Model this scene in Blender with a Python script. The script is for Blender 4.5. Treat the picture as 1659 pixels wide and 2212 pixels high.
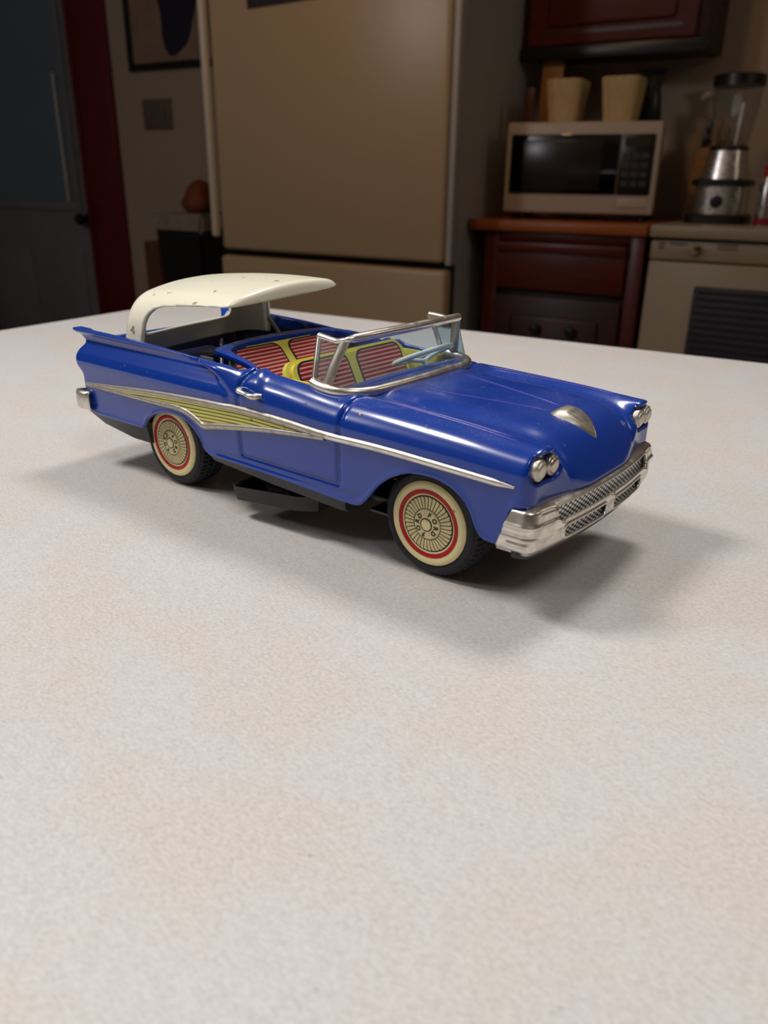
import bpy, bmesh, math, random
import numpy as np
from mathutils import Vector, Matrix

for o in list(bpy.data.objects):
    bpy.data.objects.remove(o, do_unlink=True)
SC = bpy.context.scene
COL = SC.collection
PI = math.pi

# ------------------------------------------------------------------ camera
TZ = 0.87                      # height of the white table top above the floor
S = 0.16                       # metres per car unit (wheelbase of the toy)
IMG_W, IMG_H, FPX = 1659, 2212, 1713.9
PITCH, ROLL, CAM_H = math.radians(22.66), math.radians(0.77), 0.1471
fw = Vector((0, math.cos(PITCH), -math.sin(PITCH)))
rt = Vector((1, 0, 0)); up = rt.cross(fw)
rt2 = math.cos(ROLL)*rt + math.sin(ROLL)*up
up2 = -math.sin(ROLL)*rt + math.cos(ROLL)*up
cd = bpy.data.cameras.new('camera'); cam = bpy.data.objects.new('camera', cd); COL.objects.link(cam)
M = Matrix((rt2, up2, -fw)).transposed().to_4x4(); M.translation = Vector((0, 0, TZ+CAM_H))
cam.matrix_world = M
cd.sensor_fit = 'VERTICAL'; cd.sensor_height = 36.0; cd.sensor_width = 27.0
cd.lens = FPX/IMG_H*36.0
cd.clip_start = 0.01; cd.clip_end = 50
cd.dof.use_dof = True; cd.dof.focus_distance = 0.340; cd.dof.aperture_fstop = cd.lens/2.1
SC.camera = cam

# ------------------------------------------------------------------ world, lights, exposure
w = bpy.data.worlds.new('night'); SC.world = w; w.use_nodes = True
w.node_tree.nodes['Background'].inputs[0].default_value = (0.25, 0.32, 0.45, 1)
w.node_tree.nodes['Background'].inputs[1].default_value = 0.05
SC.view_settings.view_transform = 'Standard'; SC.view_settings.look = 'None'
SC.view_settings.gamma = 1.0; SC.view_settings.use_curve_mapping = False
SC.view_settings.exposure = 0.0

def spot(name, loc, target, power, col, radius, angle, blend):
    l = bpy.data.lights.new(name, 'SPOT'); l.energy = power; l.color = col
    l.shadow_soft_size = radius; l.spot_size = math.radians(angle); l.spot_blend = blend
    o = bpy.data.objects.new(name, l); COL.objects.link(o); o.location = loc
    o.rotation_euler = (Vector(target)-Vector(loc)).to_track_quat('-Z', 'Y').to_euler()
    return o
def point(name, loc, power, col, radius):
    l = bpy.data.lights.new(name, 'POINT'); l.energy = power; l.color = col; l.shadow_soft_size = radius
    o = bpy.data.objects.new(name, l); COL.objects.link(o); o.location = loc
    return o
# two shaded pendant lamps over the table, a warm fridge spot, added fills
spot('pendant_light_back', (0.22, 0.65, TZ+0.95), (0.22, 0.65, TZ), 17, (1.0, 0.96, 0.92), 0.13, 128, 0.6)
spot('pendant_light_side', (-0.62, 0.36, TZ+0.95), (-0.57, 0.33, TZ), 27, (1.0, 0.97, 0.94), 0.12, 128, 0.6)
spot('front_fill_light', (0.25, -0.35, TZ+1.0), (0.25, -0.30, TZ), 10, (1.0, 0.97, 0.94), 0.15, 128, 0.6)  # unseen fill spot that brightens the near side of the car
wl = (-0.95*0.86+1.05*0.51, 0.95*0.51+1.05*0.86, 2.25)      # ceiling spot in front of the refrigerator
spot('kitchen_spot', wl, (-1.20*0.86+2.1*0.51, 1.20*0.51+2.1*0.86, 1.35), 10.5, (1.0, 0.54, 0.23), 0.08, 100, 1.0)
point('right_fill_light', (1.9, 0.5, 2.1), 5.5, (1.0, 0.86, 0.72), 0.15)  # added fill that brightens the refrigerator side and right wall
point('left_fill_light', (-2.3, 0.2, 2.1), 26.0, (0.94, 0.94, 1.0), 0.15)  # added cool fill that lifts the door and the left wall

# ------------------------------------------------------------------ helpers
def lin(r, g, b):
    f = lambda c: (c/255/12.92) if c/255 <= 0.04045 else ((c/255+0.055)/1.055)**2.4
    return (f(r), f(g), f(b), 1)

def material(name):
    m = bpy.data.materials.new(name); m.use_nodes = True
    nt = m.node_tree; b = nt.nodes['Principled BSDF']
    return m, nt, b
def simple(name, col, rough=0.5, metal=0.0, coat=0.0, var=0.0, vscale=20, bump=0.0, spec=0.5):
    m, nt, b = material(name)
    b.inputs['Base Color'].default_value = col
    b.inputs['Roughness'].default_value = rough; b.inputs['Metallic'].default_value = metal
    b.inputs['Coat Weight'].default_value = coat; b.inputs['Specular IOR Level'].default_value = spec
    if var or bump:
        tc = nt.nodes.new('ShaderNodeTexCoord'); n = nt.nodes.new('ShaderNodeTexNoise')
        n.inputs['Scale'].default_value = vscale; n.inputs['Detail'].default_value = 4
        nt.links.new(tc.outputs['Object'], n.inputs['Vector'])
        if var:
            r = nt.nodes.new('ShaderNodeValToRGB')
            r.color_ramp.elements[0].position = 0.3; r.color_ramp.elements[1].position = 0.7
            r.color_ramp.elements[0].color = tuple(c*(1-var) for c in col[:3])+(1,)
            r.color_ramp.elements[1].color = tuple(min(1, c*(1+var)) for c in col[:3])+(1,)
            nt.links.new(n.outputs['Fac'], r.inputs['Fac']); nt.links.new(r.outputs['Color'], b.inputs['Base Color'])
        if bump:
            bp_ = nt.nodes.new('ShaderNodeBump'); bp_.inputs['Strength'].default_value = bump
            bp_.inputs['Distance'].default_value = 0.002
            nt.links.new(n.outputs['Fac'], bp_.inputs['Height']); nt.links.new(bp_.outputs['Normal'], b.inputs['Normal'])
    return m
def node(nt, t, **kw):
    n = nt.nodes.new(t)
    for k, v in kw.items(): setattr(n, k, v)
    return n
def mixcol(nt, fac, a, b):
    n = node(nt, 'ShaderNodeMix', data_type='RGBA')
    for sock, v in ((n.inputs['Factor'], fac), (n.inputs[6], a), (n.inputs[7], b)):
        if hasattr(v, 'links'): nt.links.new(v, sock)
        else: sock.default_value = v
    return n.outputs[2]
def math_(nt, op, a, b=None, clamp=False):
    n = node(nt, 'ShaderNodeMath', operation=op, use_clamp=clamp)
    for i, v in ((0, a), (1, b)):
        if v is None: continue
        if hasattr(v, 'links'): nt.links.new(v, n.inputs[i])
        else: n.inputs[i].default_value = v
    return n.outputs[0]
def noise(nt, vec, scale, detail=3, rough=0.5):
    n = node(nt, 'ShaderNodeTexNoise'); n.inputs['Scale'].default_value = scale
    n.inputs['Detail'].default_value = detail; n.inputs['Roughness'].default_value = rough
    nt.links.new(vec, n.inputs['Vector']); return n.outputs['Fac']
def ramp(nt, fac, lo, hi):
    n = node(nt, 'ShaderNodeMapRange'); n.inputs['From Min'].default_value = lo; n.inputs['From Max'].default_value = hi
    nt.links.new(fac, n.inputs['Value']); return n.outputs['Result']

def chipped(name, col, rough, coat, chips, rust_scale, thr, rustcol, dust=0.0, spec=0.5):
    """painted tin: gloss paint, small rust chips, optional dust that settles on upward faces"""
    m, nt, b = material(name)
    tc = node(nt, 'ShaderNodeTexCoord').outputs['Object']
    n1 = noise(nt, tc, rust_scale, 2); n2 = noise(nt, tc, rust_scale*3.7, 3)
    s = math_(nt, 'ADD', n1, math_(nt, 'MULTIPLY', n2, 0.35))
    f = math_(nt, 'MULTIPLY', ramp(nt, s, thr, thr+0.025), chips, True)
    c = mixcol(nt, f, col, rustcol)
    if dust:
        g = node(nt, 'ShaderNodeNewGeometry'); sx = node(nt, 'ShaderNodeSeparateXYZ'); nt.links.new(g.outputs['Normal'], sx.inputs[0])
        upn = ramp(nt, sx.outputs['Z'], 0.70, 0.97)
        d1 = ramp(nt, noise(nt, tc, 1500, 2), 0.60, 0.74); d2 = ramp(nt, noise(nt, tc, 22, 4), 0.25, 0.65); d3 = noise(nt, tc, 420, 3)
        amt = math_(nt, 'ADD', math_(nt, 'ADD', math_(nt, 'MULTIPLY', d1, 0.75), math_(nt, 'MULTIPLY', d3, 0.30)), 0.12)
        d = math_(nt, 'MULTIPLY', math_(nt, 'MULTIPLY', amt, d2), math_(nt, 'MULTIPLY', upn, dust), True)
        c = mixcol(nt, d, c, lin(120, 130, 185))
        nt.links.new(math_(nt, 'ADD', math_(nt, 'MULTIPLY', d, 0.5), rough, True), b.inputs['Roughness'])
    else:
        b.inputs['Roughness'].default_value = rough
    nt.links.new(c, b.inputs['Base Color'])
    b.inputs['Coat Weight'].default_value = coat; b.inputs['Coat Roughness'].default_value = 0.08
    b.inputs['Specular IOR Level'].default_value = spec
    bu = node(nt, 'ShaderNodeBump'); bu.inputs['Strength'].default_value = 0.35; bu.inputs['Distance'].default_value = 0.0003
    nt.links.new(math_(nt, 'SUBTRACT', 1.0, f), bu.inputs['Height']); nt.links.new(bu.outputs['Normal'], b.inputs['Normal'])
    return m

def link(o, parent=None):
    COL.objects.link(o)
    if parent is not None: o.parent = parent
    return o
def mesh_obj(name, verts, faces, mat, parent=None, smooth=False, mats=None, mi=None):
    me = bpy.data.meshes.new(name); me.from_pydata([tuple(v) for v in verts], [], [tuple(f) for f in faces])
    for m in (mats or [mat]): me.materials.append(m)
    if smooth: me.polygons.foreach_set('use_smooth', [True]*len(me.polygons))
    if mi is not None: me.polygons.foreach_set('material_index', mi)
    me.update()
    return link(bpy.data.objects.new(name, me), parent)
def bm_obj(name, bm, mat, parent=None, smooth=False, autos=None):
    bmesh.ops.recalc_face_normals(bm, faces=bm.faces)
    me = bpy.data.meshes.new(name); bm.to_mesh(me); bm.free(); me.materials.append(mat)
    if smooth: me.polygons.foreach_set('use_smooth', [True]*len(me.polygons))
    o = link(bpy.data.objects.new(name, me), parent)
    if autos: me.set_sharp_from_angle(angle=math.radians(autos))
    return o
def bbox(x0, x1, y0, y1, z0, z1, bev=0.0, seg=2, bm=None):
    bm = bm or bmesh.new()
    r = bmesh.ops.create_cube(bm, size=1.0)
    vs = r['verts']
    for v in vs:
        v.co = Vector(((x0+x1)/2+v.co.x*(x1-x0), (y0+y1)/2+v.co.y*(y1-y0), (z0+z1)/2+v.co.z*(z1-z0)))
    if bev > 0:
        es = list({e for v in vs for e in v.link_edges})
        bmesh.ops.bevel(bm, geom=es, offset=bev, segments=seg, profile=0.5, affect='EDGES')
    return bm
def box(name, x0, x1, y0, y1, z0, z1, mat, parent=None, bev=0.0, seg=2):
    return bm_obj(name, bbox(x0, x1, y0, y1, z0, z1, bev, seg), mat, parent, smooth=bev > 0, autos=40 if bev > 0 else None)
def empty(name, loc=(0, 0, 0), rz=0.0):
    o = bpy.data.objects.new(name, None); o.empty_display_size = 0.05; COL.objects.link(o)
    o.location = loc; o.rotation_euler = (0, 0, rz); return o
def tag(o, label=None, cat=None, group=None, kind=None):
    if label: o['label'] = label
    if cat: o['category'] = cat
    if group: o['group'] = group
    if kind: o['kind'] = kind
    return o
def lathe(name, prof, mat, parent=None, n=48, axis='z', center=(0, 0, 0), smooth=True, autos=35):
    """revolve (r, h) around an axis"""
    vs, fs = [], []
    m = len(prof)
    for i in range(n):
        a = 2*PI*i/n
        for r, h in prof:
            p = (r*math.cos(a), r*math.sin(a), h) if axis == 'z' else (r*math.cos(a), -h, r*math.sin(a))
            vs.append((p[0]+center[0], p[1]+center[1], p[2]+center[2]))
    for i in range(n):
        j = (i+1) % n
        for k in range(m-1): fs.append((i*m+k, j*m+k, j*m+k+1, i*m+k+1))
    bm = bmesh.new(); bvs = [bm.verts.new(v) for v in vs]
    for f in fs: bm.faces.new([bvs[i] for i in f])
    bmesh.ops.remove_doubles(bm, verts=bm.verts, dist=1e-7)
    return bm_obj(name, bm, mat, parent, smooth, autos)
def catmull(P, n=8, closed=False):
    P = [np.array(p, float) for p in P]; out = []
    N = len(P)
    rng = range(N) if closed else range(N-1)
    for i in rng:
        p0 = P[(i-1) % N] if (closed or i > 0) else 2*P[0]-P[1]
        p1 = P[i]; p2 = P[(i+1) % N]
        p3 = P[(i+2) % N] if (closed or i+2 < N) else 2*P[-1]-P[-2]
        for k in range(n):
            t = k/n
            out.append(0.5*((2*p1)+(-p0+p2)*t+(2*p0-5*p1+4*p2-p3)*t*t+(-p0+3*p1-3*p2+p3)*t**3))
    if not closed: out.append(P[-1])
    return np.array(out)
def tube_data(path, rad, nseg=10, upv=(0, 0, 1), closed=False, flat=1.0):
    """sweep an ellipse (rad across, rad*flat along upv) along a path; rad scalar or list"""
    path = np.array(path, float); N = len(path)
    rad = np.full(N, rad) if np.isscalar(rad) else np.array(rad)
    vs, fs = [], []
    upv = np.array(upv, float)
    for i in range(N):
        a = path[(i-1) % N] if (closed or i > 0) else path[i]; b = path[(i+1) % N] if (closed or i < N-1) else path[i]
        t = b-a; t = t/np.linalg.norm(t)
        s = np.cross(t, upv); s = s/np.linalg.norm(s); u = np.cross(s, t)
        for k in range(nseg):
            an = 2*PI*k/nseg
            vs.append(path[i]+rad[i]*(math.cos(an)*s+flat*math.sin(an)*u))
    for i in range(N if closed else N-1):
        j = (i+1) % N
        for k in range(nseg):
            l = (k+1) % nseg
            fs.append((i*nseg+k, i*nseg+l, j*nseg+l, j*nseg+k))
    if not closed:
        fs.append(tuple(range(nseg))[::-1]); fs.append(tuple((N-1)*nseg+k for k in range(nseg)))
    return vs, fs
def merge(*data):
    V, F = [], []
    for v, f in data:
        o = len(V); V += [tuple(x) for x in v]; F += [tuple(i+o for i in q) for q in f]
    return V, F
def shell_mesh(name, vs, fs, mat, parent, autos=40, scale=1.0, smooth=True):
    bm = bmesh.new(); bv = [bm.verts.new(Vector(v)*scale) for v in vs]
    for f in fs:
        try: bm.faces.new([bv[i] for i in f])
        except ValueError: pass
    return bm_obj(name, bm, mat, parent, smooth, autos)

# room frame: a runs along the back wall to the right, b runs into the wall
PHI = -math.radians(30.7)
UU = Vector((math.cos(PHI), math.sin(PHI), 0)); VV = Vector((-math.sin(PHI), math.cos(PHI), 0))
def room(a, b, z=0.0): return UU*a + VV*b + Vector((0, 0, z))
def rthing(name, a, b, z, label, cat, group=None, rz=0.0):
    return tag(empty(name, room(a, b, z), PHI+rz), label, cat, group)

# ------------------------------------------------------------------ materials
def table_material():
    m, nt, b = material('table_laminate')
    tc = node(nt, 'ShaderNodeTexCoord').outputs['Object']
    mp = node(nt, 'ShaderNodeMapping'); mp.inputs['Scale'].default_value = (1, 1.7, 1); mp.inputs['Rotation'].default_value = (0, 0, 0.5)
    nt.links.new(tc, mp.inputs['Vector'])
    big = ramp(nt, noise(nt, tc, 22, 4, 0.6), 0.38, 0.62)
    pat = ramp(nt, noise(nt, mp.outputs[0], 170, 4, 0.6), 0.40, 0.60)
    mid = ramp(nt, noise(nt, mp.outputs[0], 600, 5, 0.7), 0.38, 0.62)
    fine = ramp(nt, noise(nt, mp.outputs[0], 1900, 3, 0.6), 0.35, 0.7)
    c = mixcol(nt, big, lin(210, 207, 205), lin(210, 199, 188))
    c = mixcol(nt, math_(nt, 'MULTIPLY', pat, 0.40), c, lin(190, 182, 176))
    c = mixcol(nt, math_(nt, 'MULTIPLY', mid, 0.65), c, lin(236, 236, 237))
    c = mixcol(nt, math_(nt, 'MULTIPLY', fine, 0.38), c, lin(178, 170, 165))
    sp = ramp(nt, noise(nt, tc, 330, 1), 0.80, 0.815)
    c = mixcol(nt, math_(nt, 'MULTIPLY', sp, 0.5), c, lin(150, 130, 120))
    nt.links.new(c, b.inputs['Base Color'])
    b.inputs['Roughness'].default_value = 0.42; b.inputs['Specular IOR Level'].default_value = 0.35
    bu = node(nt, 'ShaderNodeBump'); bu.inputs['Strength'].default_value = 0.25; bu.inputs['Distance'].default_value = 0.0004
    nt.links.new(fine, bu.inputs['Height']); nt.links.new(bu.outputs['Normal'], b.inputs['Normal'])
    return m
def wood(name, c1, c2, rough=0.4, sc=6, axis=(1, 9, 9)):
    m, nt, b = material(name)
    tc = node(nt, 'ShaderNodeTexCoord').outputs['Object']
    mp = node(nt, 'ShaderNodeMapping'); mp.inputs['Scale'].default_value = axis; nt.links.new(tc, mp.inputs['Vector'])
    c = mixcol(nt, ramp(nt, noise(nt, mp.outputs[0], sc, 5, 0.6), 0.3, 0.7), c1, c2)
    nt.links.new(c, b.inputs['Base Color']); b.inputs['Roughness'].default_value = rough
    return m
def metal(name, col, rough, dirt=0.25, scale=60, tarn=(0.10, 0.07, 0.04, 1)):
    m, nt, b = material(name)
    tc = node(nt, 'ShaderNodeTexCoord').outputs['Object']
    n = ramp(nt, noise(nt, tc, scale, 5, 0.65), 0.45, 0.8)
    f = math_(nt, 'MULTIPLY', n, dirt)
    nt.links.new(mixcol(nt, f, col, tarn), b.inputs['Base Color'])
    b.inputs['Metallic'].default_value = 1.0
    nt.links.new(math_(nt, 'ADD', math_(nt, 'MULTIPLY', n, 0.25), rough), b.inputs['Roughness'])
    return m

M_TABLE = table_material()
M_WALL = simple('wall_paint', lin(176, 158, 138), 0.8, var=0.04, vscale=3, bump=0.1)
M_CEIL = simple('ceiling_paint', lin(215, 210, 200), 0.9, var=0.03, vscale=5)
M_FLOOR = wood('floor_vinyl', lin(90, 70, 55), lin(70, 54, 42), 0.5)
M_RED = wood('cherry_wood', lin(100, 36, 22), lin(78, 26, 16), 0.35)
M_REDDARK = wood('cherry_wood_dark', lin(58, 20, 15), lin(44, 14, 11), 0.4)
M_TRIM = wood('door_trim_wood', lin(112, 24, 24), lin(92, 18, 20), 0.45, 5, (9, 9, 1))
M_BUTCH = wood('butcher_block', lin(176, 98, 42), lin(152, 78, 30), 0.4)
M_FRIDGE = simple('fridge_enamel', lin(188, 166, 134), 0.32, var=0.02, vscale=120, bump=0.03)
M_FRSIDE = simple('fridge_side', lin(180, 178, 174), 0.5, var=0.03, vscale=40)
M_GASKET = simple('dark_gasket', lin(35, 32, 30), 0.7, var=0.1)
M_BLACK = simple('black_plastic', lin(18, 19, 24), 0.35, var=0.1)
M_BLACKGLASS = simple('black_glass', lin(10, 10, 14), 0.08, var=0.05, coat=0.4)
M_MICRO = simple('microwave_white', lin(196, 182, 166), 0.4, var=0.02)
M_ALMOND = simple('almond_enamel', lin(174, 157, 132), 0.4, var=0.02)
M_STEEL = metal('brushed_steel', (0.66, 0.64, 0.61, 1), 0.22, 0.04)
M_DOOR = simple('door_paint', lin(120, 120, 122), 0.55, var=0.04)
M_DUSK = simple('dusk_pane', lin(104, 124, 140), 0.35, var=0.06, vscale=4)  # dusk light beyond the window put into the pane colour
M_WHITE = simple('white_plastic', lin(214, 205, 190), 0.5, var=0.04)
M_CANIS = wood('canister_straw', lin(212, 188, 138), lin(186, 160, 112), 0.6, 20, (10, 10, 1))
M_KNIFE = wood('pale_wood', lin(176, 134, 84), lin(150, 108, 64), 0.5)
M_GREEN = simple('dark_green_glaze', lin(38, 46, 44), 0.3, var=0.1)
M_ORANGE = simple('orange_bag', lin(126, 66, 32), 0.7, var=0.15)
M_GREYP = simple('grey_print', lin(110, 100, 88), 0.6, var=0.03)

# ------------------------------------------------------------------ setting
WB = 2.90        # back wall
def slab(name, a0, a1, b0, b1, z0, z1, mat, **kw):
    o = box(name, a0, a1, b0, b1, z0, z1, mat, None, **kw)
    o.rotation_euler = (0, 0, PHI); tag(o, kind='structure'); return o
def rsub(name, parent, *args, **kw):
    return box(name, *args, parent=parent, **kw)
slab('floor', -5.0, 2.6, -2.6, 3.0, -0.05, 0.0, M_FLOOR)
slab('ceiling', -5.0, 2.6, -2.6, 3.0, 2.45, 2.5, M_CEIL)
slab('wall_back', -3.43, 2.6, WB, WB+0.08, 0.0, 2.45, M_WALL)
slab('wall_back_left', -5.0, -4.42, WB, WB+0.08, 0.0, 2.45, M_WALL)
slab('wall_lintel', -4.42, -3.43, WB, WB+0.08, 2.02, 2.45, M_WALL)
slab('wall_left', -5.08, -5.0, -2.6, 3.0, 0.0, 2.45, M_WALL)
slab('wall_right', 2.6, 2.68, -2.6, 3.0, 0.0, 2.45, M_WALL)
slab('wall_front', -5.0, 2.6, -2.68, -2.6, 0.0, 2.45, M_WALL)
slab('baseboard_back', -3.18, -1.95, WB-0.015, WB, 0.0, 0.10, M_TRIM)

# door with a window, in its dark red frame
d = tag(empty('door_1', room(0, 0, 0), PHI), kind='structure')
box('door_leaf', -4.36, -3.44, WB-0.005, WB+0.035, 0.01, 0.86, M_DOOR, d, bev=0.003)
box('door_leaf', -4.36, -4.22, WB-0.005, WB+0.035, 0.86, 2.02, M_DOOR, d, bev=0.003)
box('door_leaf', -3.545, -3.44, WB-0.005, WB+0.035, 0.86, 2.02, M_DOOR, d, bev=0.003)
box('door_leaf', -4.22, -3.545, WB-0.005, WB+0.035, 1.90, 2.02, M_DOOR, d, bev=0.003)
for x0, x1 in ((-4.28, -3.96), (-3.84, -3.54)):
    box('door_panel', x0, x1, WB-0.013, WB-0.004, 0.12, 0.66, M_DOOR, d, bev=0.006)
box('pane', -4.22, -3.545, WB+0.012, WB+0.018, 0.86, 1.90, M_DUSK, d)
for x0, x1, z0, z1 in ((-4.25, -3.515, 0.855, 0.90), (-4.25, -3.515, 1.87, 1.92), (-4.25, -4.205, 0.90, 1.87), (-3.56, -3.515, 0.90, 1.87)):
    box('window_bead', x0, x1, WB-0.016, WB-0.003, z0, z1, M_DOOR, d, bev=0.004)
box('light_streak', -3.625, -3.611, WB-0.002, WB+0.006, 0.90, 1.48, M_WHITE, d, bev=0.002)  # light streak on the pane, built as a thin pale strip
lathe('door_knob', [(0, 0.075), (0.022, 0.072), (0.03, 0.055), (0.024, 0.04), (0.011, 0.03), (0.011, 0.008), (0.03, 0.006), (0.03, 0.0)], M_BLACK, d, 24, 'y', (-3.475, WB-0.006, TZ-0.05))
t = tag(empty('trim_1', room(0, 0, 0), PHI), kind='structure')
box('jamb', -3.44, -3.20, WB-0.022, WB, 0.0, 2.10, M_TRIM, t, bev=0.006)
box('jamb', -4.60, -4.36, WB-0.022, WB, 0.0, 2.10, M_TRIM, t, bev=0.006)
box('head_casing', -4.60, -3.20, WB-0.022, WB, 2.10, 2.22, M_TRIM, t, bev=0.006)
box('jamb_bead', -3.455, -3.43, WB-0.030, WB-0.022, 0.0, 2.10, M_TRIM, t, bev=0.004)

# picture and switch plate on the back wall
pf = rthing('picture_frame', -2.79, WB, TZ+0.585, 'black framed picture with a dark shape on the wall beside the fridge', 'picture')
for x0, x1, z0, z1 in ((-0.285, 0.285, 0.0, 0.028), (-0.285, 0.285, 0.672, 0.70), (-0.285, -0.257, 0.028, 0.672), (0.257, 0.285, 0.028, 0.672)):
    box('frame_bar', x0, x1, -0.022, -0.001, z0, z1, M_BLACK, pf, bev=0.004)
box('picture_mat', -0.257, 0.257, -0.010, -0.002, 0.028, 0.672, simple('picture_paper', lin(150, 124, 104), 0.7, var=0.18, vscale=9), pf)
bm = bmesh.new(); c0 = (0.02, 0.26)
ring = []
rng = random.Random(3)
for i in range(28):
    a = 2*PI*i/28; r = 1.0+0.12*math.sin(3*a+1)+0.06*math.sin(5*a)
    ring.append((c0[0]+0.115*r*math.cos(a), c0[1]+0.20*r*math.sin(a)))
f0 = bm.faces.new([bm.verts.new((x, -0.0125, z)) for x, z in ring])
e = bmesh.ops.extrude_face_region(bm, geom=[f0])
for v in e['geom']:
    if isinstance(v, bmesh.types.BMVert): v.co.y += 0.003
bm_obj('printed_figure', bm, simple('picture_ink', lin(24, 24, 44), 0.6, var=0.15, vscale=14), pf)
sw = rthing('switch_plate', -2.935, WB, TZ+0.41, 'square beige switch plate below the framed picture', 'switch plate')
box('plate', -0.088, 0.088, -0.008, -0.001, -0.062, 0.062, simple('switch_beige', lin(108, 92, 78), 0.6, var=0.04), sw, bev=0.004)
for x in (-0.04, 0.04):
    box('toggle', x-0.010, x+0.010, -0.016, -0.008, -0.018, 0.018, simple('toggle_beige', lin(114, 98, 84), 0.5, var=0.03), sw, bev=0.003)

# bin with a white liner, and the orange bag on it
bn = rthing('waste_bin', -2.47, 2.62, 0.0, 'dark waste bin with a white liner standing left of the fridge', 'bin')
def frustum(name, w0, d0, w1, d1, z0, z1, mat, parent, bev=0.01):
    bm = bbox(-0.5, 0.5, -0.5, 0.5, 0, 1)
    for v in bm.verts:
        k = v.co.z; v.co = Vector((v.co.x*(w0+(w1-w0)*k), v.co.y*(d0+(d1-d0)*k), z0+(z1-z0)*k))
    bmesh.ops.bevel(bm, geom=list(bm.edges), offset=bev, segments=2, affect='EDGES')
    return bm_obj(name, bm, mat, parent, True, 40)
frustum('bin_body', 0.20, 0.20, 0.26, 0.26, 0.0, TZ-0.03, M_BLACK, bn, 0.012)
frustum('liner', 0.275, 0.275, 0.29, 0.285, TZ-0.06, TZ+0.015, simple('liner_white', lin(150, 138, 124), 0.6, var=0.15, bump=0.4, vscale=30), bn, 0.012)
def lumpy(name, sx, sy, sz, loc, mat, seed, parent=None):
    bm = bmesh.new(); bmesh.ops.create_icosphere(bm, subdivisions=3, radius=1)
    r = random.Random(seed); ph = [r.uniform(0, 6) for _ in range(6)]
    for v in bm.verts:
        k = 1+0.10*math.sin(4*v.co.x+ph[0])+0.09*math.sin(5*v.co.y+ph[1])+0.08*math.sin(6*v.co.z+ph[2])
        v.co = Vector((v.co.x*sx*k, v.co.y*sy*k, v.co.z*sz*k if v.co.z > -0.6 else -0.6*sz))
    o = bm_obj(name, bm, mat, parent, True); o.location = loc; return o
o = lumpy('orange_bag', 0.075, 0.07, 0.07, room(-2.44, 2.60, TZ+0.015+0.042), M_ORANGE, 4)
tag(o, 'crumpled orange bag lying on the white-lined waste bin', 'bag')
cr = rthing('storage_crate', -2.71, 2.72, 0.0, 'dark brown crate with reddish front beside the waste bin', 'crate')
box('crate_body', -0.08, 0.08, -0.12, 0.12, 0.0, TZ-0.11, simple('crate_brown', lin(98, 60, 44), 0.6, var=0.2), cr, bev=0.008)
box('crate_front', 0.012, 0.078, -0.128, -0.119, 0.05, TZ-0.14, simple('crate_red', lin(104, 40, 46), 0.6, var=0.2), cr, bev=0.003)

# refrigerator
FB = 2.10
fr = rthing('refrigerator', 0, 0, 0, 'tall cream refrigerator with bottom freezer drawer behind the toy car', 'refrigerator')
box('cabinet', -1.885, -1.092, FB+0.06, FB+0.76, 0.03, 1.82, M_FRSIDE, fr, bev=0.01)
box('upper_door', -1.885, -1.068, FB, FB+0.052, TZ-0.068, 1.815, M_FRIDGE, fr, bev=0.012, seg=3)
box('freezer_door', -1.895, -1.058, FB, FB+0.052, 0.10, TZ-0.088, M_FRIDGE, fr, bev=0.012, seg=3)
box('gasket', -1.875, -1.055, FB+0.052, FB+0.061, 0.10, 1.81, M_GASKET, fr)
box('edge_trim', -1.066, -1.047, FB+0.014, FB+0.052, TZ-0.075, 1.815, M_FRSIDE, fr, bev=0.004)
hb = box('handle', -1.903, -1.880, FB-0.030, FB-0.004, TZ-0.03, 1.80, simple('handle_cream', lin(214, 204, 188), 0.3, var=0.02), fr, bev=0.009, seg=3)
for zz in (TZ+0.02, 1.75):
    box('handle_mount', -1.898, -1.884, FB-0.008, FB+0.004, zz-0.02, zz+0.02, M_FRSIDE, fr, bev=0.002)
box('kick_grille', -1.87, -1.06, FB+0.03, FB+0.06, 0.0, 0.09, M_GASKET, fr, bev=0.003)
mg = tag(box('fridge_note', -0.13, 0.13, -0.003, -0.0005, 0.0, 0.18, simple('note_dark', lin(40, 30, 30), 0.5, var=0.2), None), 'dark note stuck high on the refrigerator door', 'note')
mg.location = room(-1.60, FB-0.0005, TZ+0.606); mg.rotation_euler = (0, math.radians(-1.5), PHI)

# wooden base cabinet with butcher-block top
CB = 2.32; CZ = TZ+0.045
bc = rthing('base_cabinet', 0, 0, 0, 'dark cherry wood base cabinet with a drawer beside the refrigerator', 'cabinet')
box('carcass', -1.035, -0.562, CB+0.02, WB-0.01, 0.10, CZ-0.03, M_REDDARK, bc, bev=0.003)
box('stile', -1.035, -0.99, CB, CB+0.02, 0.10, CZ-0.03, M_RED, bc, bev=0.002)
box('stile', -0.60, -0.562, CB, CB+0.02, 0.10, CZ-0.03, M_RED, bc, bev=0.002)
box('rail', -0.99, -0.60, CB, CB+0.02, CZ-0.055, CZ-0.03, M_RED, bc, bev=0.002)
dr = box('drawer', -0.985, -0.605, CB-0.016, CB+0.004, TZ-0.145, TZ-0.018, M_RED, bc, bev=0.004)
box('drawer_lip', -0.985, -0.605, CB-0.026, CB-0.014, TZ-0.040, TZ-0.012, M_RED, dr, bev=0.005)
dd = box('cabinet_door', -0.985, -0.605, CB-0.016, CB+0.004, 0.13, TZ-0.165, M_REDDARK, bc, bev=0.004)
box('raised_panel', -0.93, -0.66, CB-0.024, CB-0.014, 0.19, TZ-0.22, M_REDDARK, dd, bev=0.008)
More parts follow.
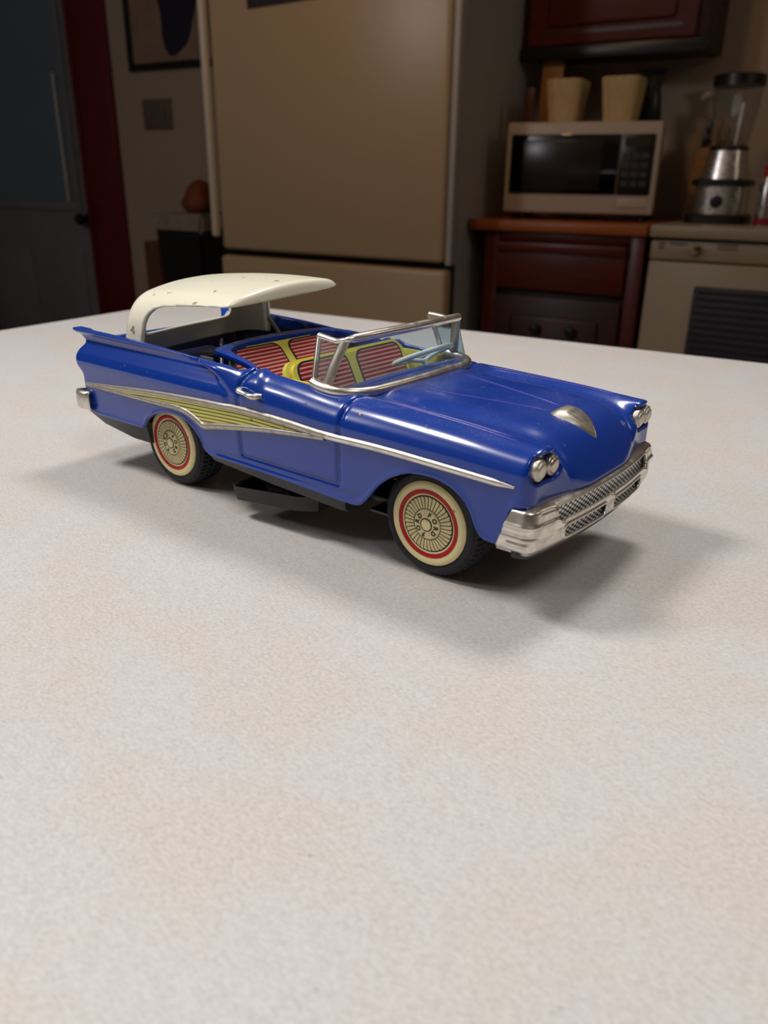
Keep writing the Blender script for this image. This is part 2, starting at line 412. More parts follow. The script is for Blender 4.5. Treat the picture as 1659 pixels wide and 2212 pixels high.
for i, x in enumerate((-0.845, -0.735)):
    lathe('knob', [(0, 0.03), (0.014, 0.027), (0.017, 0.02), (0.008, 0.010), (0.008, 0)], M_BLACK, dd, 20, 'y', (x, CB-0.015, TZ-0.255))
box('toe_kick', -1.03, -0.565, CB+0.05, CB+0.07, 0.0, 0.10, M_BLACK, bc)
bt = tag(box('wood_countertop', -1.087, -0.556, CB-0.02, WB-0.005, CZ-0.03, CZ, M_BUTCH, None, bev=0.006), 'orange-brown wooden countertop under the microwave', 'countertop')
bt.rotation_euler = (0, 0, PHI)

# dishwasher with its own cream top
dw = rthing('dishwasher', 0, 0, 0, 'cream dishwasher with a dark louvred lower panel at the right edge', 'dishwasher')
DWB = 2.33
box('body', -0.548, 0.05, DWB+0.03, WB-0.02, 0.02, CZ-0.036, M_ALMOND, dw, bev=0.004)
box('top_slab', -0.553, 0.06, DWB-0.015, WB-0.01, CZ-0.030, CZ+0.002, M_ALMOND, dw, bev=0.006)
box('shadow_gap', -0.545, 0.05, DWB+0.006, DWB+0.03, CZ-0.036, CZ-0.030, M_GASKET, dw)
cp = box('control_panel', -0.548, 0.055, DWB, DWB+0.03, TZ-0.042, CZ-0.037, M_ALMOND, dw, bev=0.004)
for x0, x1, z0, z1 in ((-0.527, -0.510, -0.003, 0.003), (-0.527, -0.512, -0.012, -0.007), (-0.497, -0.452, -0.002, 0.003), (-0.375, -0.325, 0.0, 0.004), (-0.375, -0.325, -0.009, -0.005)):
    box('printed_mark', x0, x1, DWB-0.0015, DWB+0.002, TZ+z0, TZ+z1, M_GREYP, cp)
lathe('dial', [(0, 0.018), (0.013, 0.017), (0.015, 0.012), (0.015, 0.0)], M_ALMOND, cp, 24, 'y', (-0.432, DWB, TZ-0.011))
box('dial_pointer', -0.430, -0.412, DWB-0.024, DWB-0.016, TZ-0.011, TZ-0.004, M_GASKET, cp, bev=0.002)
box('door', -0.548, 0.055, DWB+0.002, DWB+0.03, 0.12, TZ-0.046, M_ALMOND, dw, bev=0.004)
lp = box('lower_panel', -0.418, 0.05, DWB-0.008, DWB+0.006, 0.14, TZ-0.105, simple('louvre_dark', lin(40, 37, 46), 0.5, var=0.05), dw, bev=0.006)
me_l = None
for i in range(26):
    z = TZ-0.118-i*0.0185
    if me_l is None:
        lo = box('louvre', -0.408, 0.04, DWB-0.013, DWB-0.007, -0.003, 0.003, simple('louvre_edge', lin(56, 50, 60), 0.4, var=0.05), lp, bev=0.0015, seg=1); me_l = lo.data
    else:
        lo = link(bpy.data.objects.new('louvre', me_l), lp)
    lo.location.z = z

# upper wall cabinet
uc = rthing('wall_cabinet', 0, 0, 0, 'cherry wood wall cabinet with raised panel door above the microwave', 'cabinet')
UB = 2.62
box('carcass', -1.115, -0.545, UB+0.022, WB-0.01, TZ+0.508, 2.15, M_REDDARK, uc, bev=0.003)
ud = box('door', -1.065, -0.572, UB, UB+0.022, TZ+0.530, 2.12, M_RED, uc, bev=0.005)
box('raised_panel', -1.005, -0.63, UB-0.008, UB+0.002, TZ+0.578, 2.06, M_RED, ud, bev=0.010)
box('panel_groove', -1.025, -0.61, UB-0.0015, UB+0.002, TZ+0.556, TZ+0.567, M_REDDARK, ud)
box('lower_strip', -1.115, -0.545, UB+0.004, UB+0.024, TZ+0.492, TZ+0.528, M_BLACK, uc, bev=0.003)  # black strip along the lower front of the cabinet

# microwave (turned a little towards the room)
MWB = 2.42
mw = rthing('microwave', -0.800, MWB, 0, 'white countertop microwave with a black glass door on the wooden counter', 'microwave', rz=math.radians(9))
box('case', -0.198, 0.205, 0.012, 0.24, CZ+0.022, TZ+0.305, M_MICRO, mw, bev=0.008)
box('front_frame', -0.217, 0.217, 0, 0.02, CZ+0.020, TZ+0.308, M_MICRO, mw, bev=0.007, seg=3)
md = box('door', -0.202, 0.108, -0.006, 0.006, TZ+0.118, TZ+0.276, M_BLACKGLASS, mw, bev=0.003)
box('window', -0.165, 0.062, -0.0075, -0.004, TZ+0.128, TZ+0.260, simple('microwave_mesh', lin(38, 33, 32), 0.25, var=0.1), md, bev=0.002)
cpn = box('control_panel', 0.111, 0.202, -0.006, 0.006, TZ+0.118, TZ+0.276, simple('control_black', lin(26, 26, 32), 0.3, var=0.08), mw, bev=0.003)
box('display', 0.122, 0.190, -0.0075, -0.004, TZ+0.245, TZ+0.266, simple('display_green', lin(52, 54, 40), 0.2, var=0.05), cpn)
M_KEY = simple('key_grey', lin(60, 58, 60), 0.5, var=0.05)
for r in range(4):
    for c in range(3):
        box('key', 0.120+c*0.025, 0.139+c*0.025, -0.0075, -0.004, TZ+0.140+r*0.024, TZ+0.155+r*0.024, M_KEY, cpn)
box('door_button', 0.115, 0.198, -0.004, 0.004, TZ+0.082, TZ+0.108, M_MICRO, mw, bev=0.003)
for x in (-0.185, 0.185):
    for y in (0.05, 0.21):
        lathe('foot', [(0, 0.0), (0.014, 0.0), (0.014, 0.024), (0, 0.024)], M_BLACK, mw, 16, 'z', (x, y, CZ))

# things on top of the microwave
MT = TZ+0.308
def canister(a, b, label):
    t_ = rthing('canister', a, b, MT-0.003, label, 'canister', 'straw canisters on the microwave')
    n = 40; prof = []
    vs, fs = [], []
    for k, (hw, z) in enumerate(((0.040, 0.0), (0.047, 0.055), (0.053, 0.116), (0.050, 0.120), (0.047, 0.110))):
        for i in range(n):
            a_ = 2*PI*i/n; q = 1.0+(0.03 if i % 2 else -0.03)*(k < 3)
            c, s_ = math.cos(a_), math.sin(a_); e_ = 0.35
            vs.append((hw*q*math.copysign(abs(c)**e_, c), hw*q*math.copysign(abs(s_)**e_, s_), z))
    for k in range(4):
        for i in range(n): j = (i+1) % n; fs.append((k*n+i, k*n+j, (k+1)*n+j, (k+1)*n+i))
    fs.append(tuple(range(n))[::-1]); fs.append(tuple(4*n+i for i in range(n)))
    shell_mesh('ribbed_body', vs, fs, M_CANIS, t_, 30)
    return t_
canister(-0.893, 2.53, 'pale ribbed square canister on the microwave nearer the refrigerator')
canister(-0.728, 2.53, 'pale ribbed square canister on the microwave beside the dark vase')
vz = lathe('flared_vase', [(0, 0), (0.030, 0.0), (0.034, 0.02), (0.028, 0.07), (0.022, 0.105), (0.030, 0.135), (0.046, 0.148), (0.044, 0.150), (0.026, 0.135), (0, 0.10)], M_GREEN, None, 40)
vz.location = room(-0.680, 2.665, MT-0.003); tag(vz, 'dark green flared vase at the right rear of the microwave', 'vase')
bd = tag(box('leaning_board', -0.034, 0.034, 0.0, 0.012, 0.0, 0.215, M_KNIFE, None, bev=0.004), 'narrow tan wooden board standing on the left rear of the microwave', 'board')
bd.location = room(-0.990, 2.64, MT-0.004); bd.rotation_euler = (math.radians(-4), 0, PHI)
bd2 = tag(box('dark_board', -0.016, 0.016, 0.0, 0.014, 0.0, 0.10, wood('brown_wood', lin(92, 62, 44), lin(74, 48, 34)), None, bev=0.004), 'short brown wooden box end at the left corner of the microwave top', 'board')
bd2.location = room(-0.985, 2.46, MT-0.004); bd2.rotation_euler = (0, 0, PHI)

# blender
M_JAR, nt_, b_ = material('jar_glass')
for n_ in list(nt_.nodes):
    if n_.type == 'BSDF_PRINCIPLED': nt_.nodes.remove(n_)
tr = node(nt_, 'ShaderNodeBsdfTransparent'); tr.inputs[0].default_value = (0.93, 0.93, 0.93, 1)
gl = node(nt_, 'ShaderNodeBsdfGlossy'); gl.inputs['Roughness'].default_value = 0.05
fz = node(nt_, 'ShaderNodeLayerWeight')
mx = node(nt_, 'ShaderNodeMixShader'); nt_.links.new(math_(nt_, 'ADD', math_(nt_, 'MULTIPLY', math_(nt_, 'POWER', fz.outputs['Facing'], 4.0), 0.7), 0.06, True), mx.inputs[0]); nt_.links.new(tr.outputs[0], mx.inputs[1]); nt_.links.new(gl.outputs[0], mx.inputs[2])
nt_.links.new(mx.outputs[0], nt_.nodes['Material Output'].inputs['Surface'])
bl = rthing('blender', -0.425, 2.56, CZ+0.002, 'steel and black blender with a glass jar on the dishwasher top', 'blender')
def sqr(name, prof, mat, parent, n=40, e_=0.45):
    vs, fs = [], []
    for r, z in prof:
        for i in range(n):
            a_ = 2*PI*i/n; c, s_ = math.cos(a_), math.sin(a_)
            vs.append((r*math.copysign(abs(c)**e_, c), r*math.copysign(abs(s_)**e_, s_), z))
    for k in range(len(prof)-1):
        for i in range(n): j = (i+1) % n; fs.append((k*n+i, k*n+j, (k+1)*n+j, (k+1)*n+i))
    fs.append(tuple(range(n))[::-1]); fs.append(tuple((len(prof)-1)*n+i for i in range(n)))
    return shell_mesh(name, vs, fs, mat, parent, 35)
sqr('base_foot', [(0.084, 0), (0.084, 0.022), (0.078, 0.026)], M_BLACK, bl)
sqr('motor_housing', [(0.072, 0.026), (0.070, 0.098)], M_STEEL, bl, e_=0.7)
sqr('collar', [(0.078, 0.098), (0.078, 0.112), (0.070, 0.116)], M_BLACK, bl)
sqr('jar_seat', [(0.062, 0.116), (0.050, 0.188)], M_STEEL, bl, e_=0.8)
sqr('jar_collar', [(0.052, 0.188), (0.050, 0.198), (0.048, 0.200)], M_BLACK, bl, e_=0.9)
jar = lathe('glass_jar', [(0.046, 0.200), (0.052, 0.24), (0.060, 0.30), (0.064, 0.345), (0.061, 0.345), (0.057, 0.30), (0.049, 0.24), (0.043, 0.203)], M_JAR, bl, 40)
lathe('jar_lid', [(0, 0.376), (0.05, 0.376), (0.066, 0.372), (0.067, 0.346), (0, 0.346)], M_BLACK, bl, 40)
hp = catmull([(-0.060, 0, 0.33), (-0.088, 0, 0.325), (-0.095, 0, 0.285), (-0.080, 0, 0.235), (-0.052, 0, 0.225)], 8)
shell_mesh('jar_handle', *tube_data(hp, 0.008, 10, (0, 1, 0)), M_JAR, jar)
lathe('speed_dial', [(0, 0.022), (0.015, 0.02), (0.018, 0.0)], M_BLACK, bl, 24, 'y', (0.0, -0.064, 0.058))

# knife block behind the blender and bottle at the edge
kb = rthing('knife_block', -0.515, 2.76, CZ+0.002, 'pale wooden knife block behind the blender', 'knife block')
bm = bbox(-0.042, 0.042, -0.06, 0.06, 0, 0.20, 0.0)
for v in bm.verts:
    if v.co.z > 0.1: v.co.y += 0.03; v.co.z += 0.03 if v.co.y > 0.04 else 0.0
    if v.co.z > 0.1: v.co.x *= 0.75
bmesh.ops.bevel(bm, geom=list(bm.edges), offset=0.004, segments=2, affect='EDGES')
bm_obj('block', bm, M_KNIFE, kb, True, 40)
for i, (x, y) in enumerate(((-0.016, 0.0), (0.012, 0.0), (-0.016, 0.045), (0.012, 0.045))):
    box('knife_handle', x-0.007, x+0.007, y-0.010, y+0.010, 0.198+0.5*y, 0.262+0.5*y, M_KNIFE if i % 2 else M_BLACK, kb, bev=0.003)
bo = rthing('spice_bottle', -0.300, 2.50, CZ+0.002, 'small clear bottle with a red cap at the right edge beside the blender', 'bottle')
lathe('bottle_body', [(0, 0), (0.021, 0.0), (0.022, 0.006), (0.022, 0.095), (0.016, 0.115), (0.015, 0.125), (0, 0.125)], M_STEEL, bo, 32)
lathe('cap', [(0.018, 0.122), (0.018, 0.148), (0.015, 0.152), (0, 0.152)], simple('red_cap', lin(190, 50, 34), 0.4, var=0.1), bo, 32)
lathe('base_band', [(0.0225, 0.002), (0.0228, 0.004), (0.0228, 0.018), (0.0225, 0.02)], simple('red_band', lin(150, 24, 40), 0.4, var=0.1), bo, 32)

# the white table (peninsula)
tb = tag(empty('table', room(0, 0, 0), PHI), 'large white mottled laminate table in the foreground', 'table')
def rounded_slab(name, a0, a1, b0, b1, z0, z1, r, mat, parent, bev=0.004):
    pts = []
    for cx_, cy_, st in ((a1-r, b1-r, 0), (a0+r, b1-r, 90), (a0+r, b0+r, 180), (a1-r, b0+r, 270)):
        for k in range(9):
            a_ = math.radians(st+90*k/8); pts.append((cx_+r*math.cos(a_), cy_+r*math.sin(a_)))
    bm = bmesh.new(); f = bm.faces.new([bm.verts.new((x, y, z0)) for x, y in pts])
    e = bmesh.ops.extrude_face_region(bm, geom=[f])
    for v in e['geom']:
        if isinstance(v, bmesh.types.BMVert): v.co.z = z1
    bmesh.ops.recalc_face_normals(bm, faces=bm.faces)
    es = [e_ for e_ in bm.edges if abs(e_.verts[0].co.z-e_.verts[1].co.z) < 1e-6]
    bmesh.ops.bevel(bm, geom=es, offset=bev, segments=3, affect='EDGES')
    return bm_obj(name, bm, mat, parent, True, 35)
rounded_slab('tabletop', -0.765, 1.25, -0.75, 0.788, TZ-0.034, TZ, 0.03, M_TABLE, tb)
box('table_base', -0.55, 1.15, -0.55, 0.60, 0.08, TZ-0.035, M_REDDARK, tb, bev=0.004)
box('toe_kick', -0.50, 1.10, -0.50, 0.55, 0.0, 0.08, M_BLACK, tb)

# ------------------------------------------------------------------ tin toy car (x forward, y left, z up; car units)
def pchip(xs, ys):
    xs = np.array(xs, float); ys = np.array(ys, float)
    h = np.diff(xs); dl = np.diff(ys)/h
    d_ = np.zeros_like(ys)
    for i in range(1, len(xs)-1):
        if dl[i-1]*dl[i] > 0:
            w1 = 2*h[i]+h[i-1]; w2 = h[i]+2*h[i-1]
            d_[i] = (w1+w2)/(w1/dl[i-1]+w2/dl[i])
    d_[0] = dl[0]; d_[-1] = dl[-1]
    def f(x, deriv=False):
        x = np.clip(np.asarray(x, float), xs[0], xs[-1])
        i = np.clip(np.searchsorted(xs, x)-1, 0, len(xs)-2)
        t = (x-xs[i])/h[i]; t2 = t*t; t3 = t2*t
        if deriv:
            return ((6*t2-6*t)*ys[i]+(-6*t2+6*t)*ys[i+1])/h[i]+(3*t2-4*t+1)*d_[i]+(3*t2-2*t)*d_[i+1]
        return (2*t3-3*t2+1)*ys[i]+(t3-2*t2+t)*h[i]*d_[i]+(-2*t3+3*t2)*ys[i+1]+(t3-t2)*h[i]*d_[i+1]
    return f
def ss(a, b, x):
    t = np.clip((x-a)/(b-a), 0, 1); return t*t*(3-2*t)
def smax(a, b, k):
    h = np.maximum(k-np.abs(a-b), 0)/k
    return np.maximum(a, b)+h*h*k*0.25

def iso_mesh(field, lo, hi, h, newton=3):
    """surface nets on a regular grid, vertices then pulled onto the exact surface"""
    ax = [np.arange(lo[i], hi[i]+h, h) for i in range(3)]
    X, Y, Z = ax[0][:, None, None], ax[1][None, :, None], ax[2][None, None, :]
    V = field(X, Y, Z)
    nx, ny, nz = V.shape
    ins = V < 0
    cs = np.zeros((nx-1, ny-1, nz-1), np.int8)
    for dx in (0, 1):
        for dy in (0, 1):
            for dz in (0, 1): cs += ins[dx:nx-1+dx, dy:ny-1+dy, dz:nz-1+dz]
    act = np.argwhere((cs > 0) & (cs < 8))
    idx = -np.ones(cs.shape, np.int64); idx[tuple(act.T)] = np.arange(len(act))
    P = np.zeros((len(act), 3)); C = np.zeros(len(act))
    corners = [(a, b, c) for a in (0, 1) for b in (0, 1) for c in (0, 1)]
    for p in corners:
        for axn in range(3):
            if p[axn]: continue
            q = list(p); q[axn] = 1
            va = V[act[:, 0]+p[0], act[:, 1]+p[1], act[:, 2]+p[2]]; vb = V[act[:, 0]+q[0], act[:, 1]+q[1], act[:, 2]+q[2]]
            m = (va < 0) != (vb < 0)
            t = np.where(m, va/(va-vb+1e-30), 0)
            for k in range(3):
                P[:, k] += np.where(m, p[k]+(t if k == axn else 0), 0)
            C += m
    P = (P/C[:, None]+act)*h+np.array(lo)
    quads = []
    for axn in range(3):
        b, c = [(1, 2), (2, 0), (0, 1)][axn]
        sl0 = [slice(None)]*3; sl1 = [slice(None)]*3
        sl0[axn] = slice(0, -1); sl1[axn] = slice(1, None)
        sa = ins[tuple(sl0)]; sb = ins[tuple(sl1)]
        E = np.argwhere(sa != sb)
        E = E[(E[:, b] > 0) & (E[:, c] > 0) & (E[:, b] < V.shape[b]-1) & (E[:, c] < V.shape[c]-1)]
        flip = ~sa[tuple(E.T)]
        def cell(db, dc):
            q = E.copy(); q[:, b] -= db; q[:, c] -= dc; return idx[tuple(q.T)]
        q = np.stack([cell(1, 1), cell(0, 1), cell(0, 0), cell(1, 0)], 1)
        q[flip] = q[flip][:, ::-1]
        quads.append(q)
    Q = np.concatenate(quads)
    e = h*0.15
    for _ in range(newton):
        f0 = field(P[:, 0], P[:, 1], P[:, 2])
        g = np.stack([(field(P[:, 0]+(e if k == 0 else 0), P[:, 1]+(e if k == 1 else 0), P[:, 2]+(e if k == 2 else 0))
                       - field(P[:, 0]-(e if k == 0 else 0), P[:, 1]-(e if k == 1 else 0), P[:, 2]-(e if k == 2 else 0)))/(2*e) for k in range(3)], 1)
        st = f0[:, None]*g/np.maximum((g*g).sum(1), 0.05)[:, None]
        ln = np.linalg.norm(st, axis=1, keepdims=True)
        P = P-st*np.minimum(1, 0.6*h/np.maximum(ln, 1e-9))
    return P, Q
def np_mesh(name, P, Q, mats, mi, parent, smooth=True):
    me = bpy.data.meshes.new(name)
    me.vertices.add(len(P)); me.vertices.foreach_set('co', np.ascontiguousarray(P, dtype=np.float32).ravel())
    me.loops.add(Q.size); me.loops.foreach_set('vertex_index', np.ascontiguousarray(Q, dtype=np.int32).ravel())
    me.polygons.add(len(Q)); me.polygons.foreach_set('loop_start', np.arange(0, Q.size, 4, dtype=np.int32))
    me.polygons.foreach_set('loop_total', np.full(len(Q), 4, dtype=np.int32))
    for m in mats: me.materials.append(m)
    if mi is not None: me.polygons.foreach_set('material_index', mi.astype(np.int32))
    me.polygons.foreach_set('use_smooth', np.ones(len(Q), dtype=bool))
    me.update(calc_edges=True); me.validate()
    return link(bpy.data.objects.new(name, me), parent)

# --- materials of the toy
M_BLUE = chipped('blue_paint', lin(0, 54, 150), 0.20, 0.35, 0.85, 170, 0.918, lin(92, 86, 88), dust=0.62)
M_GLINT = simple('pink_glint_rib', lin(84, 72, 168), 0.3, coat=0.3, var=0.25, vscale=60)  # pinkish reflection streaks of the hood put into the rib colour
M_INNER = simple('inside_tin', lin(14, 18, 38), 0.5, var=0.2, vscale=30)
M_CREAM = chipped('cream_paint', lin(244, 240, 218), 0.30, 0.25, 0.8, 190, 0.895, lin(140, 96, 58))
M_CHROME = metal('aged_chrome', (0.78, 0.74, 0.67, 1), 0.30, 0.35, 170)
M_CHROME2 = metal('dull_chrome', (0.50, 0.46, 0.40, 1), 0.40, 0.5, 220)
M_YEL = chipped('yellow_print', lin(226, 220, 92), 0.35, 0.2, 0.8, 130, 0.83, lin(150, 90, 50))
M_SEATY = chipped('seat_yellow', lin(226, 214, 90), 0.35, 0.2, 0.5, 90, 0.90, lin(150, 100, 50))
M_INK = simple('black_ink', lin(34, 32, 26), 0.45, var=0.1)
M_WW = chipped('whitewall_cream', lin(240, 227, 166), 0.38, 0.2, 0.8, 300, 0.92, lin(120, 80, 44))
M_REDB = simple('red_band_print', lin(180, 16, 22), 0.4, var=0.1, vscale=200, spec=0.3)
M_FIN = simple('hub_straw_print', lin(226, 212, 154), 0.4, coat=0.0, var=0.12, vscale=250)
M_RUBBER = simple('tyre_rubber', lin(30, 31, 35), 0.75, var=0.15, vscale=200, bump=0.3)
M_CHASSIS = simple('black_chassis_tin', lin(52, 54, 58), 0.42, var=0.15, vscale=90)
M_PAN = simple('rusty_black_tin', lin(34, 32, 33), 0.6, var=0.35, vscale=150)
M_LINK = metal('link_steel', (0.42, 0.40, 0.36, 1), 0.38, 0.4, 200)
def windscreen_material():
    m, nt, b = material('tinted_celluloid')
    nt.nodes.remove(b)
    tc = node(nt, 'ShaderNodeTexCoord').outputs['Object']
    t_ = node(nt, 'ShaderNodeBsdfTransparent'); t_.inputs[0].default_value = (0.66, 0.78, 0.84, 1)
    df = node(nt, 'ShaderNodeBsdfDiffuse'); df.inputs[0].default_value = (0.62, 0.72, 0.76, 1)
    g = node(nt, 'ShaderNodeBsdfGlossy'); g.inputs['Roughness'].default_value = 0.06
    fz = node(nt, 'ShaderNodeLayerWeight')
    m1 = node(nt, 'ShaderNodeMixShader'); m2 = node(nt, 'ShaderNodeMixShader')
    haze = math_(nt, 'ADD', math_(nt, 'MULTIPLY', ramp(nt, noise(nt, tc, 70, 4), 0.5, 0.75), 0.14), 0.10)
    nt.links.new(haze, m1.inputs[0]); nt.links.new(t_.outputs[0], m1.inputs[1]); nt.links.new(df.outputs[0], m1.inputs[2])
    nt.links.new(math_(nt, 'ADD', math_(nt, 'MULTIPLY', math_(nt, 'POWER', fz.outputs['Facing'], 4.0), 0.7), 0.05, True), m2.inputs[0]); nt.links.new(m1.outputs[0], m2.inputs[1]); nt.links.new(g.outputs[0], m2.inputs[2])
    nt.links.new(m2.outputs[0], nt.nodes['Material Output'].inputs['Surface'])
    return m
M_SCREEN = windscreen_material()
def stripes_material():
    m, nt, b = material('red_stripe_print')
    tc = node(nt, 'ShaderNodeTexCoord').outputs['Object']
    sx = node(nt, 'ShaderNodeSeparateXYZ'); nt.links.new(tc, sx.inputs[0])
    fr_ = math_(nt, 'FRACT', math_(nt, 'DIVIDE', sx.outputs['Y'], 0.0122*S))
    f = math_(nt, 'GREATER_THAN', fr_, 0.62)
    n = ramp(nt, noise(nt, tc, 900, 2), 0.3, 0.7)
    red = mixcol(nt, n, lin(176, 18, 36), lin(160, 14, 32))
    nt.links.new(mixcol(nt, f, red, lin(214, 178, 158)), b.inputs['Base Color'])
    b.inputs['Roughness'].default_value = 0.42; b.inputs['Specular IOR Level'].default_value = 0.25
    return m
M_STRIPE = stripes_material()
def grille_material():
    m, nt, b = material('grille_print')
    tc = node(nt, 'ShaderNodeTexCoord').outputs['Object']
    sx = node(nt, 'ShaderNodeSeparateXYZ'); nt.links.new(tc, sx.inputs[0])
    py, pz = 0.0200*S, 0.0120*S
    u = math_(nt, 'DIVIDE', sx.outputs['Y'], py); v = math_(nt, 'DIVIDE', sx.outputs['Z'], pz)
    def dots(ou, ov):
        fu = math_(nt, 'SUBTRACT', math_(nt, 'FRACT', math_(nt, 'ADD', u, ou)), 0.5)
        fv = math_(nt, 'SUBTRACT', math_(nt, 'FRACT', math_(nt, 'ADD', v, ov)), 0.5)
        r = math_(nt, 'ADD', math_(nt, 'MULTIPLY', fu, fu), math_(nt, 'MULTIPLY', math_(nt, 'MULTIPLY', fv, fv), 1.0))
        return math_(nt, 'LESS_THAN', r, 0.072)
    f = math_(nt, 'MAXIMUM', dots(100.0, 100.0), dots(100.5, 100.5))
    nt.links.new(mixcol(nt, f, lin(22, 22, 24), lin(250, 250, 250)), b.inputs['Base Color'])
    b.inputs['Roughness'].default_value = 0.35
    return m
M_GRILLE = grille_material()

CAR_YAW = math.radians(-38.46)
car = tag(empty('toy_car', (0.275*S, 1.994*S, TZ+0.0002), CAR_YAW), 'blue tin toy convertible car with its cream roof half raised, standing on the white table', 'toy car')

# --- body profile curves (measured in wheelbase units)
ZT = pchip([-1.42, -1.25, -1.0, -.888, -.78, -.68, -.605, -.565, -.535, -.50, -.435, -.37, -.25, -.1, .1, .28, .36],
           [.467, .465, .460, .455, .450, .447, .449, .461, .461, .450, .445, .439, .428, .423, .415, .403, .400])
ZB = pchip([-1.45, -1.374, -1.298, -1.075, -1.055, -1.037, -.978, -.907, -.851, -.814, -.786, -.770, -.745, -.69, -.54, -.439, -.205, -.18, -.144, -.11, -.061, -.005, .048, .097, .131, .154, .171, .188, .205, .225, .236, .259, .272, .40],
           [.197, .195, .188, .189, .200, .222, .253, .266, .261, .242, .213, .180, .168, .167, .165, .163, .156, .160, .192, .232, .268, .290, .294, .284, .263, .233, .195, .177, .174, .174, .190, .270, .277, .279])
BASE = pchip([.08, .16, .20, .26, .31, .335, .36, .40, .50], [.308, .318, .324, .328, .333, .335, .338, .336, .333])
SCU = pchip([.29, .31, .335, .365, .39, .41, .43, .445, .456, .468], [0, .001, .004, .006, .000, -.012, -.022, -.019, -.004, .008])
XB = pchip([.30, .362, .394, .42, .441, .47], [-.622, -.627, -.649, -.681, -.739, -.86])
XRR = pchip([.15, .277, .323, .35, .38, .40, .422, .445, .470], [-1.355, -1.366, -1.358, -1.374, -1.378, -1.370, -1.352, -1.372, -1.405])
XDR = pchip([.15, .20, .284, .352, .402, .44, .47], [-.607, -.607, -.604, -.598, -.595, -.563, -.53])
XDF = pchip([.15, .20, .348, .424, .46], [-.244, -.243, -.233, -.223, -.216])

def body_outer(x, y, z, bottom=True, grooves=True):
    Y = np.abs(y)
    r = ss(0, .028, XB(z)-x)
    lip = np.exp(-((z-ZB(x))/.013)**2)
    ys = BASE(z)+r*SCU(z)+.0045*lip
    f_side = Y-ys
    drop = .127*np.clip((x-.13)/.208, 0, 1.3)**4
    pod = ss(.170, .245, Y)
    hood = ss(-.30, -.20, x)
    yv = .115-.085*(x+.19)/.38                     # V lines that run to the ornament
    zt = ZT(x)+hood*(-.0105*np.exp(-((Y-.208)/.034)**2)+.002*(1-ss(.12, .19, Y)))
    zt = zt-drop*(1-pod)-.035*(1-ss(.25, .30, Y))*ss(.60, .66, -x)
    f_top = z-zt
    k = .018+.072*ss(-.70, -.58, x)
    f = smax(f_side, f_top, k)
    xf = .338-.036*ss(.06, .27, Y)-.016*ss(.30, .345, Y)
    f = smax(f, x-xf, .014)
    xr = XRR(z)*ss(.22, .27, Y)+(-1.352)*(1-ss(.22, .27, Y))
    f = smax(f, xr-x, .010)
    if grooves:
        # pressed door lines
        up_ = ss(.194, .206, z)*ss(.2, .24, Y)
        g = np.exp(-((x-XDR(z))/np.sqrt(1+XDR(z, True)**2)/.0066)**2)+np.exp(-((x-XDF(z))/.0062)**2)
        bl_ = np.exp(-((z-.200)/.0060)**2)*ss(-.614, -.602, x)*(1-ss(-.249, -.236, x))*ss(.2, .24, Y)
        f = f+.0060*np.minimum(1, g*up_+bl_)
        # pressed rocker crease
        f = f+.0024*np.exp(-((z-.184)/.0055)**2)*ss(-.74, -.70, x)*(1-ss(-.20, -.16, x))*ss(.2, .24, Y)
    if bottom:
        sl = ZB(x, True)
        f = smax(f, (ZB(x)-z)/np.sqrt(1+sl*sl), .006)
    return f
def body_field(x, y, z):
    Y = np.abs(y)
    o = body_outer(x, y, z)
    f = smax(o, -(body_outer(x, y, z, False)+.017), .004)
    yc = .303-.020*ss(-.63, -.585, x)
    cut = np.maximum(np.maximum(Y-yc, x+.292), -1.338-x)
    f = smax(f, -smax(cut, .10-z, .01), .007)
    # oval recess of each headlight pair
    cy = np.maximum(np.abs(Y-.264)-.026, 0)
    cap = np.sqrt(cy*cy+(z-.357)**2)-.0310
    f = smax(f, -np.maximum(cap, .2885-x), .006)
    return f
P, Q = iso_mesh(body_field, (-1.425, -.372, .13), (.365, .372, .490), .0046)
cen = P[Q].mean(1)
ov = body_outer(cen[:, 0], cen[:, 1], cen[:, 2], False)
mi = (ov < -.0105).astype(np.int32)
body = np_mesh('body', P*S, Q, [M_BLUE, M_INNER], mi, car)

# --- cream roof shell
def roof_outer(x, y, z):
    Y = np.abs(y)
    zr = .634-.034*(Y/.26)**2.2-.18*(x+.88)**2
    f = smax(Y-(.284-.14*(z-.44)), z-zr, .075)
    f = smax(f, (-1.250+.20*(z-.445)+.020*(Y/.28)**2)-x, .060)
    f = smax(f, x-(-.722-.028*(Y/.26)**3), .02)
    return f
ZW = pchip([-1.37, -1.137, -1.125, -1.117, -1.099, -1.079, -1.055, -1.010, -.703, -.60], [.10, .28, .40, .448, .525, .550, .563, .572, .588, .588])
def roof_field(x, y, z):
    Y = np.abs(y)
    o = roof_outer(x, y, z)
    f = smax(o, -(o+.016), .004)
    sl = ZW(x, True)
    f = smax(f, (ZW(x)-z)/np.sqrt(1+sl*sl), .005)
    f = smax(f, .392-z, .004)
    win = smax(smax(Y-.190, .457-z, .03), z-.585, .04)
    f = smax(f, -np.maximum(win, x+1.15), .005)
    return f
P, Q = iso_mesh(roof_field, (-1.33, -.32, .375), (-.69, .32, .675), .0056)
piv = np.array([-1.10, 0, .45])
roof = np_mesh('roof', (P-piv)*S, Q, [M_CREAM], None, car)
roof.location = tuple(piv*S); roof.rotation_euler = (math.radians(2.8), math.radians(-0.8), math.radians(1.0)); roof.location.y += .010*S; roof.location.x += .004*S
tag(roof, 'cream painted tin roof')

